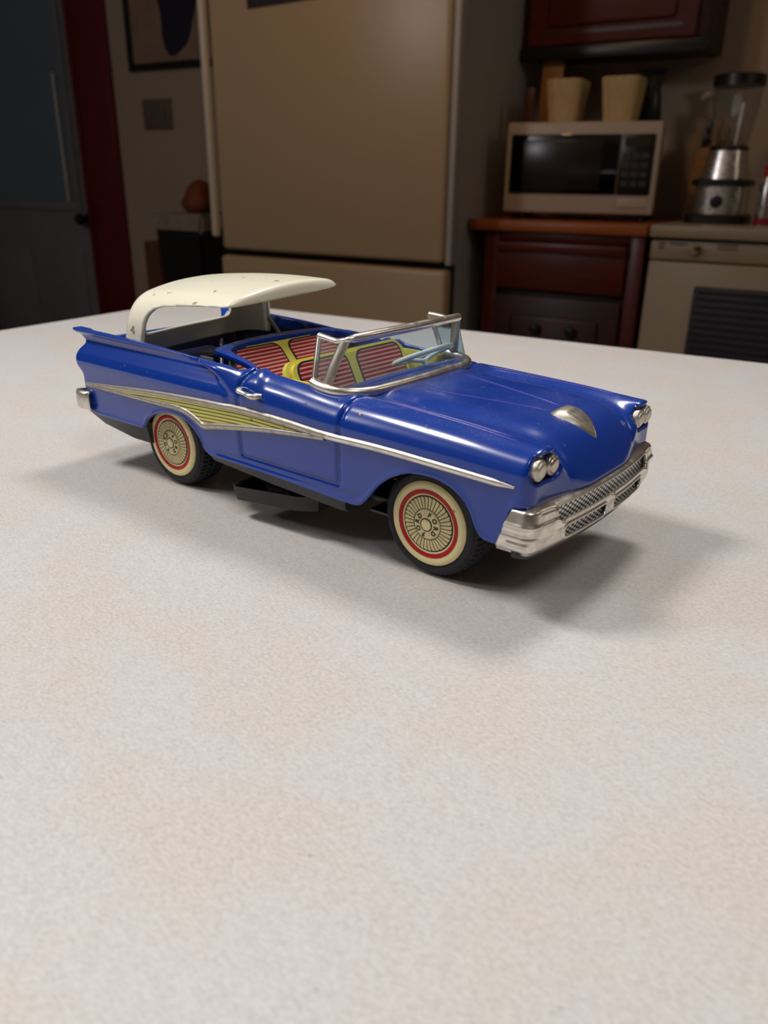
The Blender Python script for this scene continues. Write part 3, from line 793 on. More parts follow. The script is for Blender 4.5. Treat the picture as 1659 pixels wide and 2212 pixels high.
# --- black base plate, rocker strips and the lever pan below
def car_box(name, x0, x1, y0, y1, z0, z1, mat, parent=None, bev=0.002, seg=2):
    return box(name, x0*S, x1*S, y0*S, y1*S, z0*S, z1*S, mat, parent or car, bev*S, seg)
car_box('base_plate', -1.33, .285, -.20, .20, .128, .142, M_CHASSIS)
for s_ in (-1, 1):
    vs = []
    for x, yo, zl in ((-.775, .298, .150), (-.745, .306, .142), (-.50, .306, .126), (-.255, .304, .116), (-.240, .296, .116)):
        vs += [(x, s_*yo, zl+.050), (x, s_*(yo+.010), zl+.048), (x, s_*(yo+.004), zl+.010), (x, s_*(yo-.012), zl), (x, s_*(yo-.12), zl+.006), (x, s_*(yo-.12), zl+.016)]
    n = 6; fs = []
    for i in range(4):
        for k in range(n): fs.append((i*n+k, i*n+(k+1) % n, (i+1)*n+(k+1) % n, (i+1)*n+k))
    fs += [tuple(range(n)), tuple(4*n+k for k in range(n))]
    shell_mesh('rocker_strip', vs, fs, M_CHASSIS, car, 40, S)
    vs = []
    for x, yo, zl in ((-1.395, .302, .168), (-1.31, .308, .146), (-1.16, .302, .124), (-1.095, .285, .116)):
        vs += [(x, s_*yo, .196), (x, s_*(yo+.008), .190), (x, s_*(yo-.004), zl+.008), (x, s_*(yo-.04), zl), (x, s_*(yo-.20), zl), (x, s_*(yo-.20), zl+.012)]
    fs = []
    for i in range(3):
        for k in range(n): fs.append((i*n+k, i*n+(k+1) % n, (i+1)*n+(k+1) % n, (i+1)*n+k))
    fs += [tuple(range(n)), tuple(3*n+k for k in range(n))]
    shell_mesh('rear_valance', vs, fs, M_CHASSIS, car, 40, S)
# open pan (motion lever) hanging below on the near side
outer = [(-.665, -.315), (-.64, -.330), (-.40, -.315), (-.345, -.290), (-.345, -.21), (-.66, -.22)]
vs, fs = [], []
for (dx, zt_, zb_) in ((0, .100, .058), (.008, .098, .064)):
    for i, (x, y) in enumerate(outer):
        cx_, cy_ = -.5, -.27
        k = 1-dx*6
        z_top = zt_+.03*(x+.66)/.31; z_bot = zb_+.028*(x+.66)/.31
        vs.append((cx_+(x-cx_)*k, cy_+(y-cy_)*k, z_top)); vs.append((cx_+(x-cx_)*k*.96, cy_+(y-cy_)*k*.9, z_bot))
n = len(outer)
for i in range(n):
    j = (i+1) % n
    fs.append((2*i, 2*j, 2*j+1, 2*i+1)); fs.append((2*n+2*i+1, 2*n+2*j+1, 2*n+2*j, 2*n+2*i)); fs.append((2*i, 2*n+2*i, 2*n+2*j, 2*j))
fs.append(tuple(2*i+1 for i in range(n))); fs.append(tuple(2*n+2*i+1 for i in range(n))[::-1])
shell_mesh('lever_pan', vs, fs, M_PAN, car, 40, S)
shell_mesh('lever_post', *tube_data([(-.50, -.25, .066), (-.50, -.24, .135)], .012, 10, (1, 0, 0)), M_PAN, car, 40, S)
for x in (0.0, -1.0):
    shell_mesh('axle', *tube_data([(x, -.26, .143), (x, .26, .143)], .010, 12, (1, 0, 0)), M_LINK, car, 40, S)
car_box('axle_bracket', -.035, .035, -.14, .14, .142, .175, M_CHASSIS)
car_box('steering_plate', -.20, -.03, -.25, -.12, .118, .126, M_CHASSIS)
shell_mesh('red_rod', *tube_data([(-.16, -.20, .205), (.02, -.19, .215)], .004, 8), simple('red_wire', lin(150, 30, 40), 0.4, var=0.1), car, 40, S)
car_box('motor_case', -.62, -.28, -.16, .16, .142, .29, M_CHASSIS, bev=.01)
car_box('motor_case', -1.16, -.86, -.15, .15, .142, .26, M_CHASSIS, bev=.01)

# --- wheels
def wheel_profile_mesh(name, prof, mat, parent, n=96, autos=35):
    return lathe(name, [(r*S, d_*S) for r, d_ in prof], mat, parent, n, 'y', (0, 0, 0), True, autos)
def tyre_mesh():
    n = 168; prof = [(.06, -.048), (.100, -.054), (.122, -.054), (.134, -.049), (.141, -.040), (.143, -.030), (.1375, -.027), (.1375, -.024), (.143, -.021), (.143, -.004), (.1375, -.001), (.1375, .003), (.143, .006), (.143, .021), (.1375, .024), (.1375, .027), (.143, .030), (.141, .040), (.136, .046), (.132, .0475), (.128, .0525), (.118, .0545), (.110, .052), (.104, .046), (.06, .044)]
    vs, fs = [], []
    m = len(prof)
    for i in range(n):
        a = 2*PI*i/n
        for r, d_ in prof:
            if (i % 3 == 2) and r > .1385 : r -= .0050
            vs.append((r*math.cos(a), -d_, r*math.sin(a)))
    for i in range(n):
        j = (i+1) % n
        for k in range(m-1): fs.append((i*m+k, j*m+k, j*m+k+1, i*m+k+1))
    return vs, fs
def letter_mesh(items, ring_r, height, depth):
    """printed letters round the hub, tops outward, as one mesh; items = (char, clockwise degrees)"""
    V, F = [], []
    for ch, deg in items:
        a = math.radians(deg)
        if ch == '.':
            vs = [(0.00018*math.cos(2*PI*k/10), 0.00018*math.sin(2*PI*k/10)) for k in range(10)]; fs = [tuple(range(10))]
            vs = [(x/.16*S, y/.16*S+height*.45*S) for x, y in vs]
        else:
            cu = bpy.data.curves.new('letter', 'FONT'); cu.body = ch; cu.align_x = 'CENTER'; cu.size = height*1.38*S; cu.offset = 0.0008*S; cu.resolution_u = 3
            ob = bpy.data.objects.new('letter', cu); COL.objects.link(ob)
            dg = bpy.context.evaluated_depsgraph_get(); dg.update()
            me = bpy.data.meshes.new_from_object(ob.evaluated_get(dg))
            vs = [(v.co.x, v.co.y) for v in me.vertices]; fs = [tuple(p.vertices) for p in me.polygons]
            bpy.data.objects.remove(ob, do_unlink=True); bpy.data.curves.remove(cu); bpy.data.meshes.remove(me)
        o = len(V)
        for x, y in vs:
            rr = ring_r*S-height*S/2+y
            # screen right = +x when seen from -y
            V.append((x*math.cos(a)+rr*math.sin(a), -depth(math.hypot(x, rr)/S)*S, -x*math.sin(a)+rr*math.cos(a)))
        F += [tuple(i+o for i in f) for f in fs]
    return V, F
DISC = [(.0, .0665), (.010, .0665), (.016, .0652), (.019, .0630), (.036, .0615), (.040, .0585), (.055, .0572), (.0735, .0550), (.0765, .0560), (.080, .0575), (.085, .0582), (.090, .0578), (.098, .0590), (.105, .0578), (.1095, .0545), (.1108, .0490), (.105, .0440)]
dr_ = [p[0] for p in DISC]; dd_ = [p[1] for p in DISC]
def disc_d(r): return float(np.interp(r, dr_, dd_))+.0006
def ring_part(name, r0, r1, mat, parent, lift=.0009, n=96):
    rs = np.linspace(r0, r1, 14)
    return wheel_profile_mesh(name, [(r, disc_d(r)-.0006+lift) for r in rs], mat, parent, n)
TV, TF = tyre_mesh()
tyre_data = None
fin_v, fin_f = [], []
NF = 36
for i in range(NF):
    a0 = 2*PI*i/NF
    sw_ = 2*PI/NF
    pts = [(.0412, a0+.13*sw_), (.0412, a0+.84*sw_), (.0685, a0+.92*sw_-.02), (.0712, a0+.10*sw_-.02)]
    o = len(fin_v)
    for r, a in pts: fin_v.append((r*math.sin(a)*S, -(disc_d(r)+.0010)*S, r*math.cos(a)*S))
    fin_f.append((o, o+1, o+2, o+3))
LETT = [('F', 17), ('O', 58), ('R', 96), ('D', 132), ('.', 165), ('F', 197), ('O', 238), ('R', 276), ('D', 312), ('.', 346)]
LV, LF = letter_mesh(LETT, .0283, .0122, lambda r: disc_d(r)+.0010)
wheel0 = None
def build_wheel():
    w_ = shell_mesh('wheel', TV, TF, M_RUBBER, car, 30, S)
    wheel_profile_mesh('whitewall_disc', DISC, M_WW, w_)
    ring_part('red_band', .0776, .0890, M_REDB, w_)
    ring_part('hub_ring', .0395, .0733, M_INK, w_)
    mesh_obj('turbine_fins', fin_v, [f[::-1] for f in fin_f], M_FIN, w_)
    ring_part('hub_face', .0178, .0385, M_FIN, w_)
    ring_part('cap_outline', .0150, .0180, M_INK, w_, .0009)
    mesh_obj('lettering', LV, LF, M_INK, w_)
    return w_
wheel0 = build_wheel()
spots = [(0.0, -1, 0.0), (-1.0, -1, math.radians(14)), (0.0, 1, 0.4), (-1.0, 1, 1.2)]
for i, (x, sd, spin) in enumerate(spots):
    if i == 0: w_ = wheel0
    else:
        w_ = wheel0.copy(); COL.objects.link(w_)
        for ch in list(wheel0.children):
            c = ch.copy(); COL.objects.link(c); c.parent = w_
    w_.location = (x*S, sd*.2115*S, .143*S)
    rm = Matrix.Rotation(0 if sd < 0 else PI, 4, 'Z') @ Matrix.Rotation(spin, 4, 'Y')
    w_.rotation_euler = rm.to_euler()

# --- side trim: chrome beads, yellow flash with black lines
def side_y(x, z):
    x = np.asarray(x, float); z = np.asarray(z, float)
    lo_ = np.full(np.broadcast(x, z).shape, .25); hi_ = np.full(lo_.shape, .40)
    for _ in range(26):
        m = (lo_+hi_)/2; neg = body_outer(x, m, z, False, False) < 0
        lo_ = np.where(neg, m, lo_); hi_ = np.where(neg, hi_, m)
    return lo_
TU = [(-1.346, .290), (-1.216, .301), (-.907, .326), (-.604, .339), (-.431, .337), (-.28, .330), (-.107, .332), (.05, .329), (.266, .323)]
TL = [(-1.346, .286), (-1.22, .288), (-.971, .291), (-.883, .294), (-.828, .288), (-.786, .271), (-.762, .260), (-.735, .262), (-.696, .270), (-.518, .297), (-.378, .312), (-.28, .321)]
cu_ = catmull([(x, 0, z) for x, z in TU], 14); cl_ = catmull([(x, 0, z) for x, z in TL], 8)
def on_side(pts, s_, lift):
    pts = np.array(pts); yy = side_y(pts[:, 0], pts[:, 2])
    return [(p[0], s_*(q+lift), p[2]) for p, q in zip(pts, yy)]
up_n = on_side(cu_, 1, 0.0); lo_n = on_side(cl_, 1, 0.0)
uz = lambda x: float(np.interp(x, cu_[:, 0], cu_[:, 2])); lz = lambda x: float(np.interp(x, cl_[:, 0], cl_[:, 2]))
yel_x = np.linspace(-1.335, -.30, 70)
for s_ in (-1, 1):
    pts = [(p[0], s_*(p[1]+.001), p[2]) for p in up_n]
    rad = np.interp(cu_[:, 0], [-1.346, -1.1, -.6, -.28, -.05, .22, .266], [.005, .0085, .0105, .0110, .0100, .0088, .003])
    sp_ = int(np.argmin(np.abs(cu_[:, 0]+.27)))
    shell_mesh('chrome_bead', *tube_data(pts[:sp_+1], rad[:sp_+1], 10, (0, 1, 0), flat=.8), M_CHROME2, car, 60, S)
    shell_mesh('chrome_bead', *tube_data(pts[sp_:], rad[sp_:], 10, (0, 1, 0), flat=.8), M_CHROME, car, 60, S)
    pts = [(p[0], s_*(p[1]+.001), p[2]) for p in lo_n]
    rad = np.interp(cl_[:, 0], [-1.346, -1.1, -.9, -.76, -.28], [.004, .007, .0095, .0110, .007])
    shell_mesh('chrome_bead', *tube_data(pts, rad, 10, (0, 1, 0), flat=.7), M_CHROME2, car, 60, S)
    NZ = 6
    gx = np.repeat(yel_x, NZ); gk = np.tile(np.arange(NZ)/(NZ-1), len(yel_x))
    gz = np.interp(gx, cl_[:, 0], cl_[:, 2]); gz = gz+(np.interp(gx, cu_[:, 0], cu_[:, 2])-gz)*gk
    vs = np.stack([gx, s_*(side_y(gx, gz)+.0018), gz], 1); fs = []
    for i in range(len(yel_x)-1):
        for k in range(NZ-1): fs.append((i*NZ+k, (i+1)*NZ+k, (i+1)*NZ+k+1, i*NZ+k+1))
    fl = shell_mesh('yellow_flash', vs, fs, M_YEL, car, 60, S)
    for off in (.0165, .0275, .0385, .0495, .0605):
        # printed lines run parallel to the upper bead until they meet the lower one
        xs_ = np.linspace(-1.2, -.30, 160)
        zz_ = np.interp(xs_, cu_[:, 0], cu_[:, 2])-off*np.interp(xs_, [-.80, -.30], [1.0, .78])
        ok = zz_ > np.interp(xs_, cl_[:, 0], cl_[:, 2])+.004
        if ok.sum() < 6: continue
        xs_, zz_ = xs_[ok], zz_[ok]
        pl = np.stack([xs_, s_*(side_y(xs_, zz_)+.0022), zz_], 1)
        shell_mesh('printed_line', *tube_data(pl, .0011, 6, (0, 1, 0), flat=.5), M_INK, fl, 60, S)

# --- door handles
for s_ in (-1, 1):
    hz = .393
    pth = [(-.583, .338, .397), (-.570, .352, .3965), (-.545, .354, .393), (-.520, .354, .390), (-.507, .338, .3885)]
    pth = catmull([(x, s_*(y if k in (1, 2, 3) else side_y(x, z)-.002), z) for k, (x, y, z) in enumerate(pth)], 6)
    rad = np.interp(np.linspace(0, 1, len(pth)), [0, .2, .35, .5, .7, .85, 1], [.008, .0105, .0065, .006, .0085, .0105, .008])
    shell_mesh('door_handle', *tube_data(pth, rad, 12, (0, 0, 1), flat=.9), M_CHROME, car, 60, S)

# --- headlights (stepped domes), hood ornament, rivets, tail lamps
HLP = [(0, .0140), (.010, .0137), (.0155, .0125), (.0178, .0105), (.0186, .0085), (.0215, .0080), (.0238, .0062), (.0245, .0040), (.0245, -.006)]
M_HL1 = metal('dull_lamp_chrome', (0.72, 0.68, 0.60, 1), 0.42, 0.4, 250)
M_HL2 = metal('rusty_chrome', (0.62, 0.57, 0.48, 1), 0.28, 1.2, 300, (0.22, 0.10, 0.05, 1))
for yy in (-.2905, -.2375, .2375, .2905):
    hl = lathe('headlight', [(r*S, h_*S) for r, h_ in HLP], M_HL2 if yy == -.2375 else M_HL1, car, 40, 'z', (0, 0, 0), True, 50)
    hl.location = (.2935*S if abs(yy) > .27 else .2955*S, yy*S, .357*S); hl.rotation_euler = (0, PI/2, 0)
def hood_z(x, y):
    x = np.asarray(x, float); y = np.asarray(y, float)
    lo_ = np.full(np.broadcast(x, y).shape, .25); hi_ = np.full(lo_.shape, .50)
    for _ in range(26):
        m = (lo_+hi_)/2; neg = body_outer(x, y, m, False) < 0
        lo_ = np.where(neg, m, lo_); hi_ = np.where(neg, hi_, m)
    return lo_
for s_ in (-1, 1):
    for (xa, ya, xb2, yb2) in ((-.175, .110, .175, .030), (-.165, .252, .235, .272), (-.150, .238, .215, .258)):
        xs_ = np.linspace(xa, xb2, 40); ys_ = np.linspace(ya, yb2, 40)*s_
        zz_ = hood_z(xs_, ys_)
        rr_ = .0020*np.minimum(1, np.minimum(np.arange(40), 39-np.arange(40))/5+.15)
        shell_mesh('hood_rib', *tube_data(np.stack([xs_, ys_, zz_], 1), rr_, 8, (0, 0, 1), flat=.8), M_GLINT, car, 60, S)
vs, fs = [], []
NX, NY = 22, 15
for i in range(NX):
    t_ = i/(NX-1); x = .186+.104*t_
    wd = float(np.interp(t_, [0, .12, .4, .7, .9, 1], [.046, .052, .050, .036, .018, .003]))
    ht = float(np.interp(t_, [0, .10, .35, .75, 1], [.004, .012, .016, .015, .008]))
    for k in range(NY):
        v_ = -1+2*k/(NY-1); y = wd*v_
        dome = (1-abs(v_)**3)*ht
        if t_ > .30 and abs(v_) < .62: dome -= .0035*ss(.30, .42, t_)*(1-ss(.45, .62, abs(v_)))
        vs.append((x, y, hood_z(x, y)+dome-.001))
for i in range(NX-1):
    for k in range(NY-1): fs.append((i*NY+k, (i+1)*NY+k, (i+1)*NY+k+1, i*NY+k+1))
base = len(vs); vs += [(x, y, z-.012) for x, y, z in vs[:]]
edge = [i*NY for i in range(NX)]+[(NX-1)*NY+k for k in range(1, NY)]+[i*NY+NY-1 for i in range(NX-2, -1, -1)]+[k for k in range(NY-2, 0, -1)]
for q in range(len(edge)):
    a, b = edge[q], edge[(q+1) % len(edge)]; fs.append((a, b, base+b, base+a))
shell_mesh('hood_ornament', vs, fs, M_CHROME2, car, 40, S)
for (x, s_) in ((-.175, -1), (-.175, 1)):
    yy = side_y(x, .398)
    rv = lathe('rivet', [(0, .004*S), (.003*S, .0035*S), (.005*S, .0015*S), (.0055*S, -.002*S)], M_CHROME2, car, 16)
    rv.location = (x*S, s_*yy*S, .398*S); rv.rotation_euler = (s_*math.radians(-65), 0, 0)
M_TAIL = simple('red_tail_lens', lin(170, 18, 20), 0.2, coat=0.5, var=0.1)
for yy in (-.285, .285):
    tl = lathe('tail_lamp', [(0, .018*S), (.015*S, .015*S), (.024*S, .006*S), (.026*S, -.01*S)], M_TAIL, car, 32)
    tl.location = (-1.368*S, yy*S, .365*S); tl.rotation_euler = (0, -PI/2, 0)

# --- front bumper with grille, rear bumper
def bumper_plan(t_):
    """t in [-1, 1] across the car -> (x, y) plan path with wrapped ends, and inward normal scale"""
    a = abs(t_); s_ = math.copysign(1, t_) if t_ else 1
    if a < .78:
        y = .305*a/.78; x = .3405-.026*(y/.305)**2.2
    else:
        q = (a-.78)/.22
        ang = min(q/.35, 1)*math.radians(80)
        R = .026
        if q < .35:
            x = .3145-R*(1-math.cos(ang))-.004*q; y = .305+R*math.sin(ang)
        else:
            l = (q-.35)/.65*.068
            x = .3145-R*(1-math.cos(ang))-l; y = .305+R*math.sin(ang)
    return x, s_*y
SLOTS = [(-.243, .243, .2365, .2675), (-.212, -.022, .187, .2125), (.022, .212, .187, .2125)]
def slot_d(y, z):
    best = 9
    for y0, y1, z0, z1 in SLOTS:
        r = .012; cy_, cz_ = (y0+y1)/2, (z0+z1)/2
        qx = abs(y-cy_)-((y1-y0)/2-r); qz = abs(z-cz_)-((z1-z0)/2-r)
        dd2 = math.hypot(max(qx, 0), max(qz, 0))+min(max(qx, qz), 0)-r
        best = min(best, dd2)
    return best
NT, NS = 330, 44
vs, keep = [], {}
ts = [-1+2*i/(NT-1) for i in range(NT)]
xy = [bumper_plan(t_) for t_ in ts]
for i in range(NT):
    x, y = xy[i]
    xa, ya = xy[max(i-1, 0)]; xb_, yb_ = xy[min(i+1, NT-1)]
    tx_, ty_ = xb_-xa, yb_-ya; ln = math.hypot(tx_, ty_); nxn, nyn = ty_/ln, -tx_/ln
    for k in range(NS):
        v_ = k/(NS-1)
        z = .2885-.124*v_
        ay = abs(y)
        wrap = ss(.29, .325, ay)
        # stamped relief: rounded top ledge, belt, lower lip
        off = -.030*(1-ss(0, .16, v_))+.0045*math.sin(PI*min(max((v_-.08)/.9, 0), 1))
        off += -.012*ss(.86, 1.0, v_)
        off += .0040*math.exp(-((v_-.40)/.04)**2)*(.5 if ay < .24 else 1)*(.0 if ay < .24 and slot_d(y, z) < .004 else 1)
        sd = slot_d(y, z)
        off += .0045*math.exp(-((sd-.004)/.004)**2)          # raised lip round each slot
        if ay > .255:
            off += wrap*(.0050*math.exp(-((v_-.36)/.16)**2)-.0035*math.exp(-((v_-.60)/.030)**2))
            pill = max(abs(v_-.765)/.035, abs(.275-x)/.030)
            off += wrap*.0032*(1-ss(.7, 1.1, pill))
            if ay < .30: off += -.0022*(math.exp(-((v_-.18)/.02)**2)+math.exp(-((v_-.36)/.02)**2)+math.exp(-((v_-.72)/.022)**2))
        for yb0 in (0, -.232, .232):
            d2 = ((y-yb0)/.011)**2+((z-.2245)/.010)**2
            off += .011*math.exp(-d2)
        # the wrapped end is short at the top and reaches further back at the bottom
        back = max(.290-x, 0)
        shift = back*(.66-.70*v_)
        vs.append((x+nxn*off+shift, y+nyn*off, z))
fs = []
for i in range(NT-1):
    for k in range(NS-1):
        idx4 = (i*NS+k, (i+1)*NS+k, (i+1)*NS+k+1, i*NS+k+1)
        yc_ = (xy[i][1]+xy[i+1][1])/2; zc_ = .2885-.124*(k+.5)/(NS-1)
        if slot_d(yc_, zc_) < 0: continue
        fs.append(idx4)
bumper = shell_mesh('front_bumper', vs, fs, M_CHROME, car, 80, S)
md_ = bumper.modifiers.new('thickness', 'SOLIDIFY'); md_.thickness = .006*S; md_.offset = -1
vs, fs = [], []
for i in range(41):
    y = -.25+.5*i/40; x = .3405-.026*(abs(y)/.305)**2.2-.0065
    vs += [(x, y, .178), (x, y, .276)]
for i in range(40): fs.append((2*i, 2*i+2, 2*i+3, 2*i+1))
shell_mesh('grille_mesh', vs, fs, M_GRILLE, bumper, 80, S)
vs = [(x-.014, y*.975, z) for (x, y) in xy[18:-18:6] for z in (.156, .170)]
fs = [(2*i, 2*i+2, 2*i+3, 2*i+1) for i in range(len(vs)//2-1)]
lowp = shell_mesh('bumper_underlip', vs, fs, M_CHASSIS, car, 60, S)
lowp.modifiers.new('thickness', 'SOLIDIFY').thickness = .010*S
vs, fs = [], []
for i in range(80):
    t_ = -1+2*i/79; a = abs(t_); s_ = 1 if t_ >= 0 else -1
    y = s_*min(.338, .338*a/.86); x = -1.405-.012*(1-(min(a, .86)/.86)**2) if a < .86 else -1.405+.075*((a-.86)/.14)
    if a >= .86: y = s_*(.338+.006*math.sin(PI*(a-.86)/.14))
    for (dz, off) in ((.266, -.014), (.263, .001), (.256, .005), (.212, .005), (.204, .003), (.201, -.008)):
        vs.append((x-off*(1 if a < .86 else 0), y+(s_*off if a >= .86 else 0), dz-.012*(1 if a < .8 else 0)*0))
for i in range(79):
    for k in range(5): fs.append((i*6+k, (i+1)*6+k, (i+1)*6+k+1, i*6+k+1))
rb = shell_mesh('rear_bumper', vs, fs, M_CHROME, car, 60, S)
rb.modifiers.new('thickness', 'SOLIDIFY').thickness = .008*S

for yy in (-.20, .20):
    car_box('bumper_bracket', -1.408, -1.345, yy-.025, yy+.025, .215, .245, M_CHASSIS)
car_box('rear_apron', -1.402, -1.345, -.305, .305, .192, .206, M_CHASSIS, bev=.003)

# --- windscreen: chrome frame, tinted sheet, quarter lights
half = [(-.364, .284, .440), (-.335, .287, .434), (-.290, .283, .429), (-.252, .262, .427), (-.225, .215, .426), (-.214, .130, .427), (-.209, 0, .428)]
basec = catmull([(x, -y, z) for x, y, z in half]+[(x, y, z) for x, y, z in half[-2::-1]], 8)
toph = [(-.378, .240, .551), (-.350, .243, .549), (-.315, .246, .546), (-.287, .246, .551), (-.272, .235, .5555), (-.258, .160, .559), (-.250, 0, .560)]
topc = catmull([(x, -y, z) for x, y, z in toph]+[(x, y, z) for x, y, z in toph[-2::-1]], 8)
ws = shell_mesh('windscreen_frame', *merge(
    tube_data(basec, .0125, 12, (0, 0, 1), flat=1.15),
    tube_data(topc, np.interp(np.abs(topc[:, 1]), [0, .23, .246], [.0125, .0115, .0080]), 10, (0, 0, 1), flat=1.0)), M_CHROME, car, 60, S)
for s_ in (-1, 1):
    pa = catmull([(-.318, s_*.286, .430), (-.306, s_*.272, .480), (-.292, s_*.254, .530), (-.284, s_*.246, .552)], 6)
    shell_mesh('windscreen_pillar', *tube_data(pa, np.linspace(.017, .0145, len(pa)), 10, (0, 1, 0), flat=.45), M_CHROME2, ws, 60, S)
    pb = catmull([(-.360, s_*.284, .440), (-.368, s_*.264, .495), (-.378, s_*.241, .551)], 6)
    shell_mesh('quarter_bar', *tube_data(pb, .0085, 10, (0, 1, 0), flat=.7), M_CHROME, ws, 60, S)
    vs = [(-.364, s_*.281, .444), (-.320, s_*.282, .440), (-.290, s_*.248, .546), (-.374, s_*.242, .546)]
    shell_mesh('quarter_light', vs, [(0, 1, 2, 3)], M_SCREEN, ws, 60, S)
half_g = [(-.310, .280, .432), (-.288, .280, .430), (-.252, .259, .428), (-.225, .213, .427), (-.214, .130, .428), (-.209, 0, .429)]
top_g = [(-.288, .243, .550), (-.283, .243, .551), (-.272, .233, .554), (-.265, .200, .556), (-.257, .130, .558), (-.251, 0, .559)]
gb = catmull([(x, -y, z) for x, y, z in half_g]+[(x, y, z) for x, y, z in half_g[-2::-1]], 6)
gt = catmull([(x, -y, z) for x, y, z in top_g]+[(x, y, z) for x, y, z in top_g[-2::-1]], 6)
vs, fs = [], []
for i in range(len(gb)):
    for k in range(5): vs.append(tuple(gb[i]+(gt[i]-gb[i])*k/4))
for i in range(len(gb)-1):
    for k in range(4): fs.append((i*5+k, (i+1)*5+k, (i+1)*5+k+1, i*5+k+1))
shell_mesh('windscreen_sheet', vs, fs, M_SCREEN, ws, 80, S)

# --- interior: floor tray, door linings, dashboard, steering wheel
car_box('floor_tray', -.70, -.30, -.27, .27, .285, .295, M_INNER)
for s_ in (-1, 1):
    car_box('door_lining', -.595, -.345, s_*.268-.004, s_*.268+.004, .29, .432, M_SEATY)
vs, fs = [], []
prof = [(-.272, .428), (-.306, .426), (-.318, .418), (-.318, .380), (-.305, .30)]
for i in range(13):
    y = -.262+.524*i/12
    for x, z in prof: vs.append((x, y, z+.004*math.cos(y*6)))
for i in range(12):
    for k in range(4): fs.append((i*5+k, (i+1)*5+k, (i+1)*5+k+1, i*5+k+1))
dash = shell_mesh('dashboard', vs, fs, M_BLUE, car, 50, S); dash.modifiers.new('thickness', 'SOLIDIFY').thickness = .006*S
swm = simple('steering_ivory', lin(238, 246, 236), 0.35, var=0.06, vscale=120)
tv, tf = tube_data([(.088*math.cos(2*PI*i/48), .088*math.sin(2*PI*i/48), 0) for i in range(48)], .0078, 10, (0, 0, 1), True)
sp1 = tube_data([(-.086, 0, 0), (-.03, .004, -.012), (0, 0, -.018), (.03, .004, -.012), (.086, 0, 0)], .0065, 8)
hubd = tube_data([(0, 0, -.06), (0, 0, -.014)], .009, 10, (1, 0, 0))
sv, sf = merge((tv, tf), sp1, hubd)
stw = shell_mesh('steering_wheel', sv, sf, swm, car, 60, S)
# disc plane tilts towards the driver; local z points up and back
stw.location = (-.345*S, .165*S, .446*S)
stw.rotation_euler = (Matrix.Rotation(math.radians(-24), 4, 'Y') @ Matrix.Rotation(math.radians(90), 4, 'Z')).to_euler()

# --- seats: yellow shells with printed red striped panels
def rrect(w_, h_, r, n=6, corners=(1, 1, 1, 1)):
    pts = []
    for q, (cx_, cy_, st) in enumerate(((w_/2, h_, 0), (-w_/2, h_, 90), (-w_/2, 0, 180), (w_/2, 0, 270))):
        rr = r*corners[q]+1e-4
        sx_ = -1 if cx_ > 0 else 1; sy_ = -1 if cy_ > 0 else 1
        for k in range(n+1):
            a = math.radians(st+90*k/n); pts.append((cx_+sx_*rr+rr*math.cos(a), cy_+sy_*rr+rr*math.sin(a)))
    return pts
def panel(name, w_, h_, r, thick, mat, parent, loc, corners=(1, 1, 0.3, 0.3)):
    pts = rrect(w_, h_, r, 6, corners)
    bm = bmesh.new(); f = bm.faces.new([bm.verts.new((x*S, y*S, 0)) for x, y in pts])
    e = bmesh.ops.extrude_face_region(bm, geom=[f])
    for v in e['geom']:
        if isinstance(v, bmesh.types.BMVert): v.co.z = thick*S
    o = bm_obj(name, bm, mat, parent); o.location = tuple(c*S for c in loc); return o
def seat(name, root_loc, tilt, w_, h_, pw, ph, gap, thick, rad, top, label):
    """local: x across the car, y up the seat back, z out of its front face"""
    pts = rrect(w_, h_, rad, 8, (1, 1, .15, .15))
    bm = bmesh.new(); f = bm.faces.new([bm.verts.new((x*S, y*S, -thick*S)) for x, y in pts])
    e = bmesh.ops.extrude_face_region(bm, geom=[f])
    for v in e['geom']:
        if isinstance(v, bmesh.types.BMVert): v.co.z = 0
    bmesh.ops.recalc_face_normals(bm, faces=bm.faces)
    es = [q for q in bm.edges if all(abs(v.co.z) < 1e-7 for v in q.verts)]
    bmesh.ops.bevel(bm, geom=es, offset=thick*.45*S, segments=4, affect='EDGES')
    s_ = bm_obj(name, bm, M_SEATY, car, True, 40)
    s_['label'] = label
    # local axes: x -> car +y... seen from the front, x runs to the car's left
    R_ = Matrix(((0, math.sin(tilt)*-1, math.cos(tilt)), (1, 0, 0), (0, math.cos(tilt), math.sin(tilt)))).to_4x4()
    R_.translation = Vector(root_loc)*S
    s_.matrix_local = R_
    for sd in (-1, 1):
        o = panel('panel_outline', pw+.012, ph+.010, .030, .0012, M_INK, s_, (sd*(gap/2+pw/2), h_-top-ph-.004, .0002))
        panel('striped_panel', pw, ph, .026, .0012, M_STRIPE, s_, (sd*(gap/2+pw/2), h_-top-ph, .0010))
    return s_
seat('front_seat', (-.425, 0, .335), math.radians(26), .508, .152, .196, .120, .046, .030, .040, .016, 'yellow front bench seat with red striped panels')
seat('rear_seat', (-.640, 0, .315), math.radians(42), .456, .196, .197, .168, .042, .014, .060, .012, 'yellow rear bench seat with red striped panels')

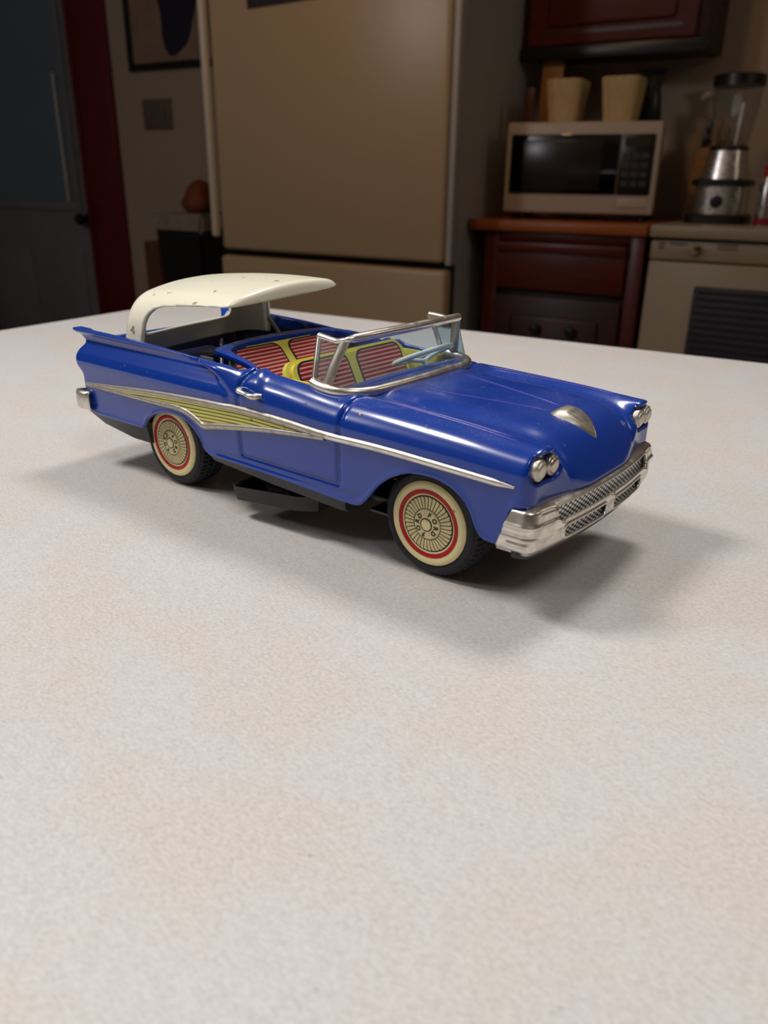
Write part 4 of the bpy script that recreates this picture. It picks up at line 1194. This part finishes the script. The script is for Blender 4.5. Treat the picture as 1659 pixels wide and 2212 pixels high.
# --- blue surround behind the rear seat
rim_o = [(-.575, .283, .440), (-.640, .270, .451), (-.720, .260, .458), (-.778, .250, .461), (-.805, .220, .463), (-.824, .150, .464), (-.834, .07, .465), (-.836, 0, .465)]
rim_i = [(-.580, .262, .438), (-.640, .246, .450), (-.700, .238, .458), (-.738, .226, .462), (-.762, .198, .465), (-.780, .140, .467), (-.788, .07, .468), (-.790, 0, .468)]
ro = catmull([(x, -y, z) for x, y, z in rim_o]+[(x, y, z) for x, y, z in rim_o[-2::-1]], 5)
ri = catmull([(x, -y, z) for x, y, z in rim_i]+[(x, y, z) for x, y, z in rim_i[-2::-1]], 5)
vs, fs = [], []
for i in range(len(ro)):
    a, b = ro[i], ri[i]
    mid = (a+b)/2+np.array([0, 0, .006])
    inn = b+np.array([.012, 0, -.028])*1.0
    inn[1] *= .97
    for p_ in (a+np.array([0, 0, -.014]), a+np.array([-.001, 0, -.006]), a, mid, b, inn): vs.append(tuple(p_))
for i in range(len(ro)-1):
    for k in range(5): fs.append((i*6+k, (i+1)*6+k, (i+1)*6+k+1, i*6+k+1))
sur = shell_mesh('seat_surround', vs, fs, M_BLUE, car, 50, S); sur.modifiers.new('thickness', 'SOLIDIFY').thickness = .005*S

# --- roof mechanism: link arms and well floor
car_box('well_floor', -1.33, -.80, -.30, .30, .30, .308, M_INNER)
car_box('well_bulkhead', -1.14, -1.0, -.16, .02, .308, .395, M_BLUE, bev=.01)
for (pts, r) in (([(-1.00, -.262, .405), (-1.03, -.265, .432), (-1.065, -.268, .420), (-1.02, -.262, .36)], .008),
                 ([(-.93, -.10, .455), (-.90, -.13, .40), (-.86, -.17, .33)], .009),
                 ([(-1.06, .225, .47), (-1.02, .235, .42), (-.98, .24, .35)], .009)):
    shell_mesh('link_arm', *tube_data(catmull(pts, 6), r, 10, (0, 1, 0), flat=.5), M_LINK, car, 60, S)
car_box('link_bracket', -.90, -.84, -.212, -.206, .33, .425, M_LINK)
car_box('link_stud', -1.075, -1.055, -.275, -.255, .40, .43, M_CREAM, bev=.004)
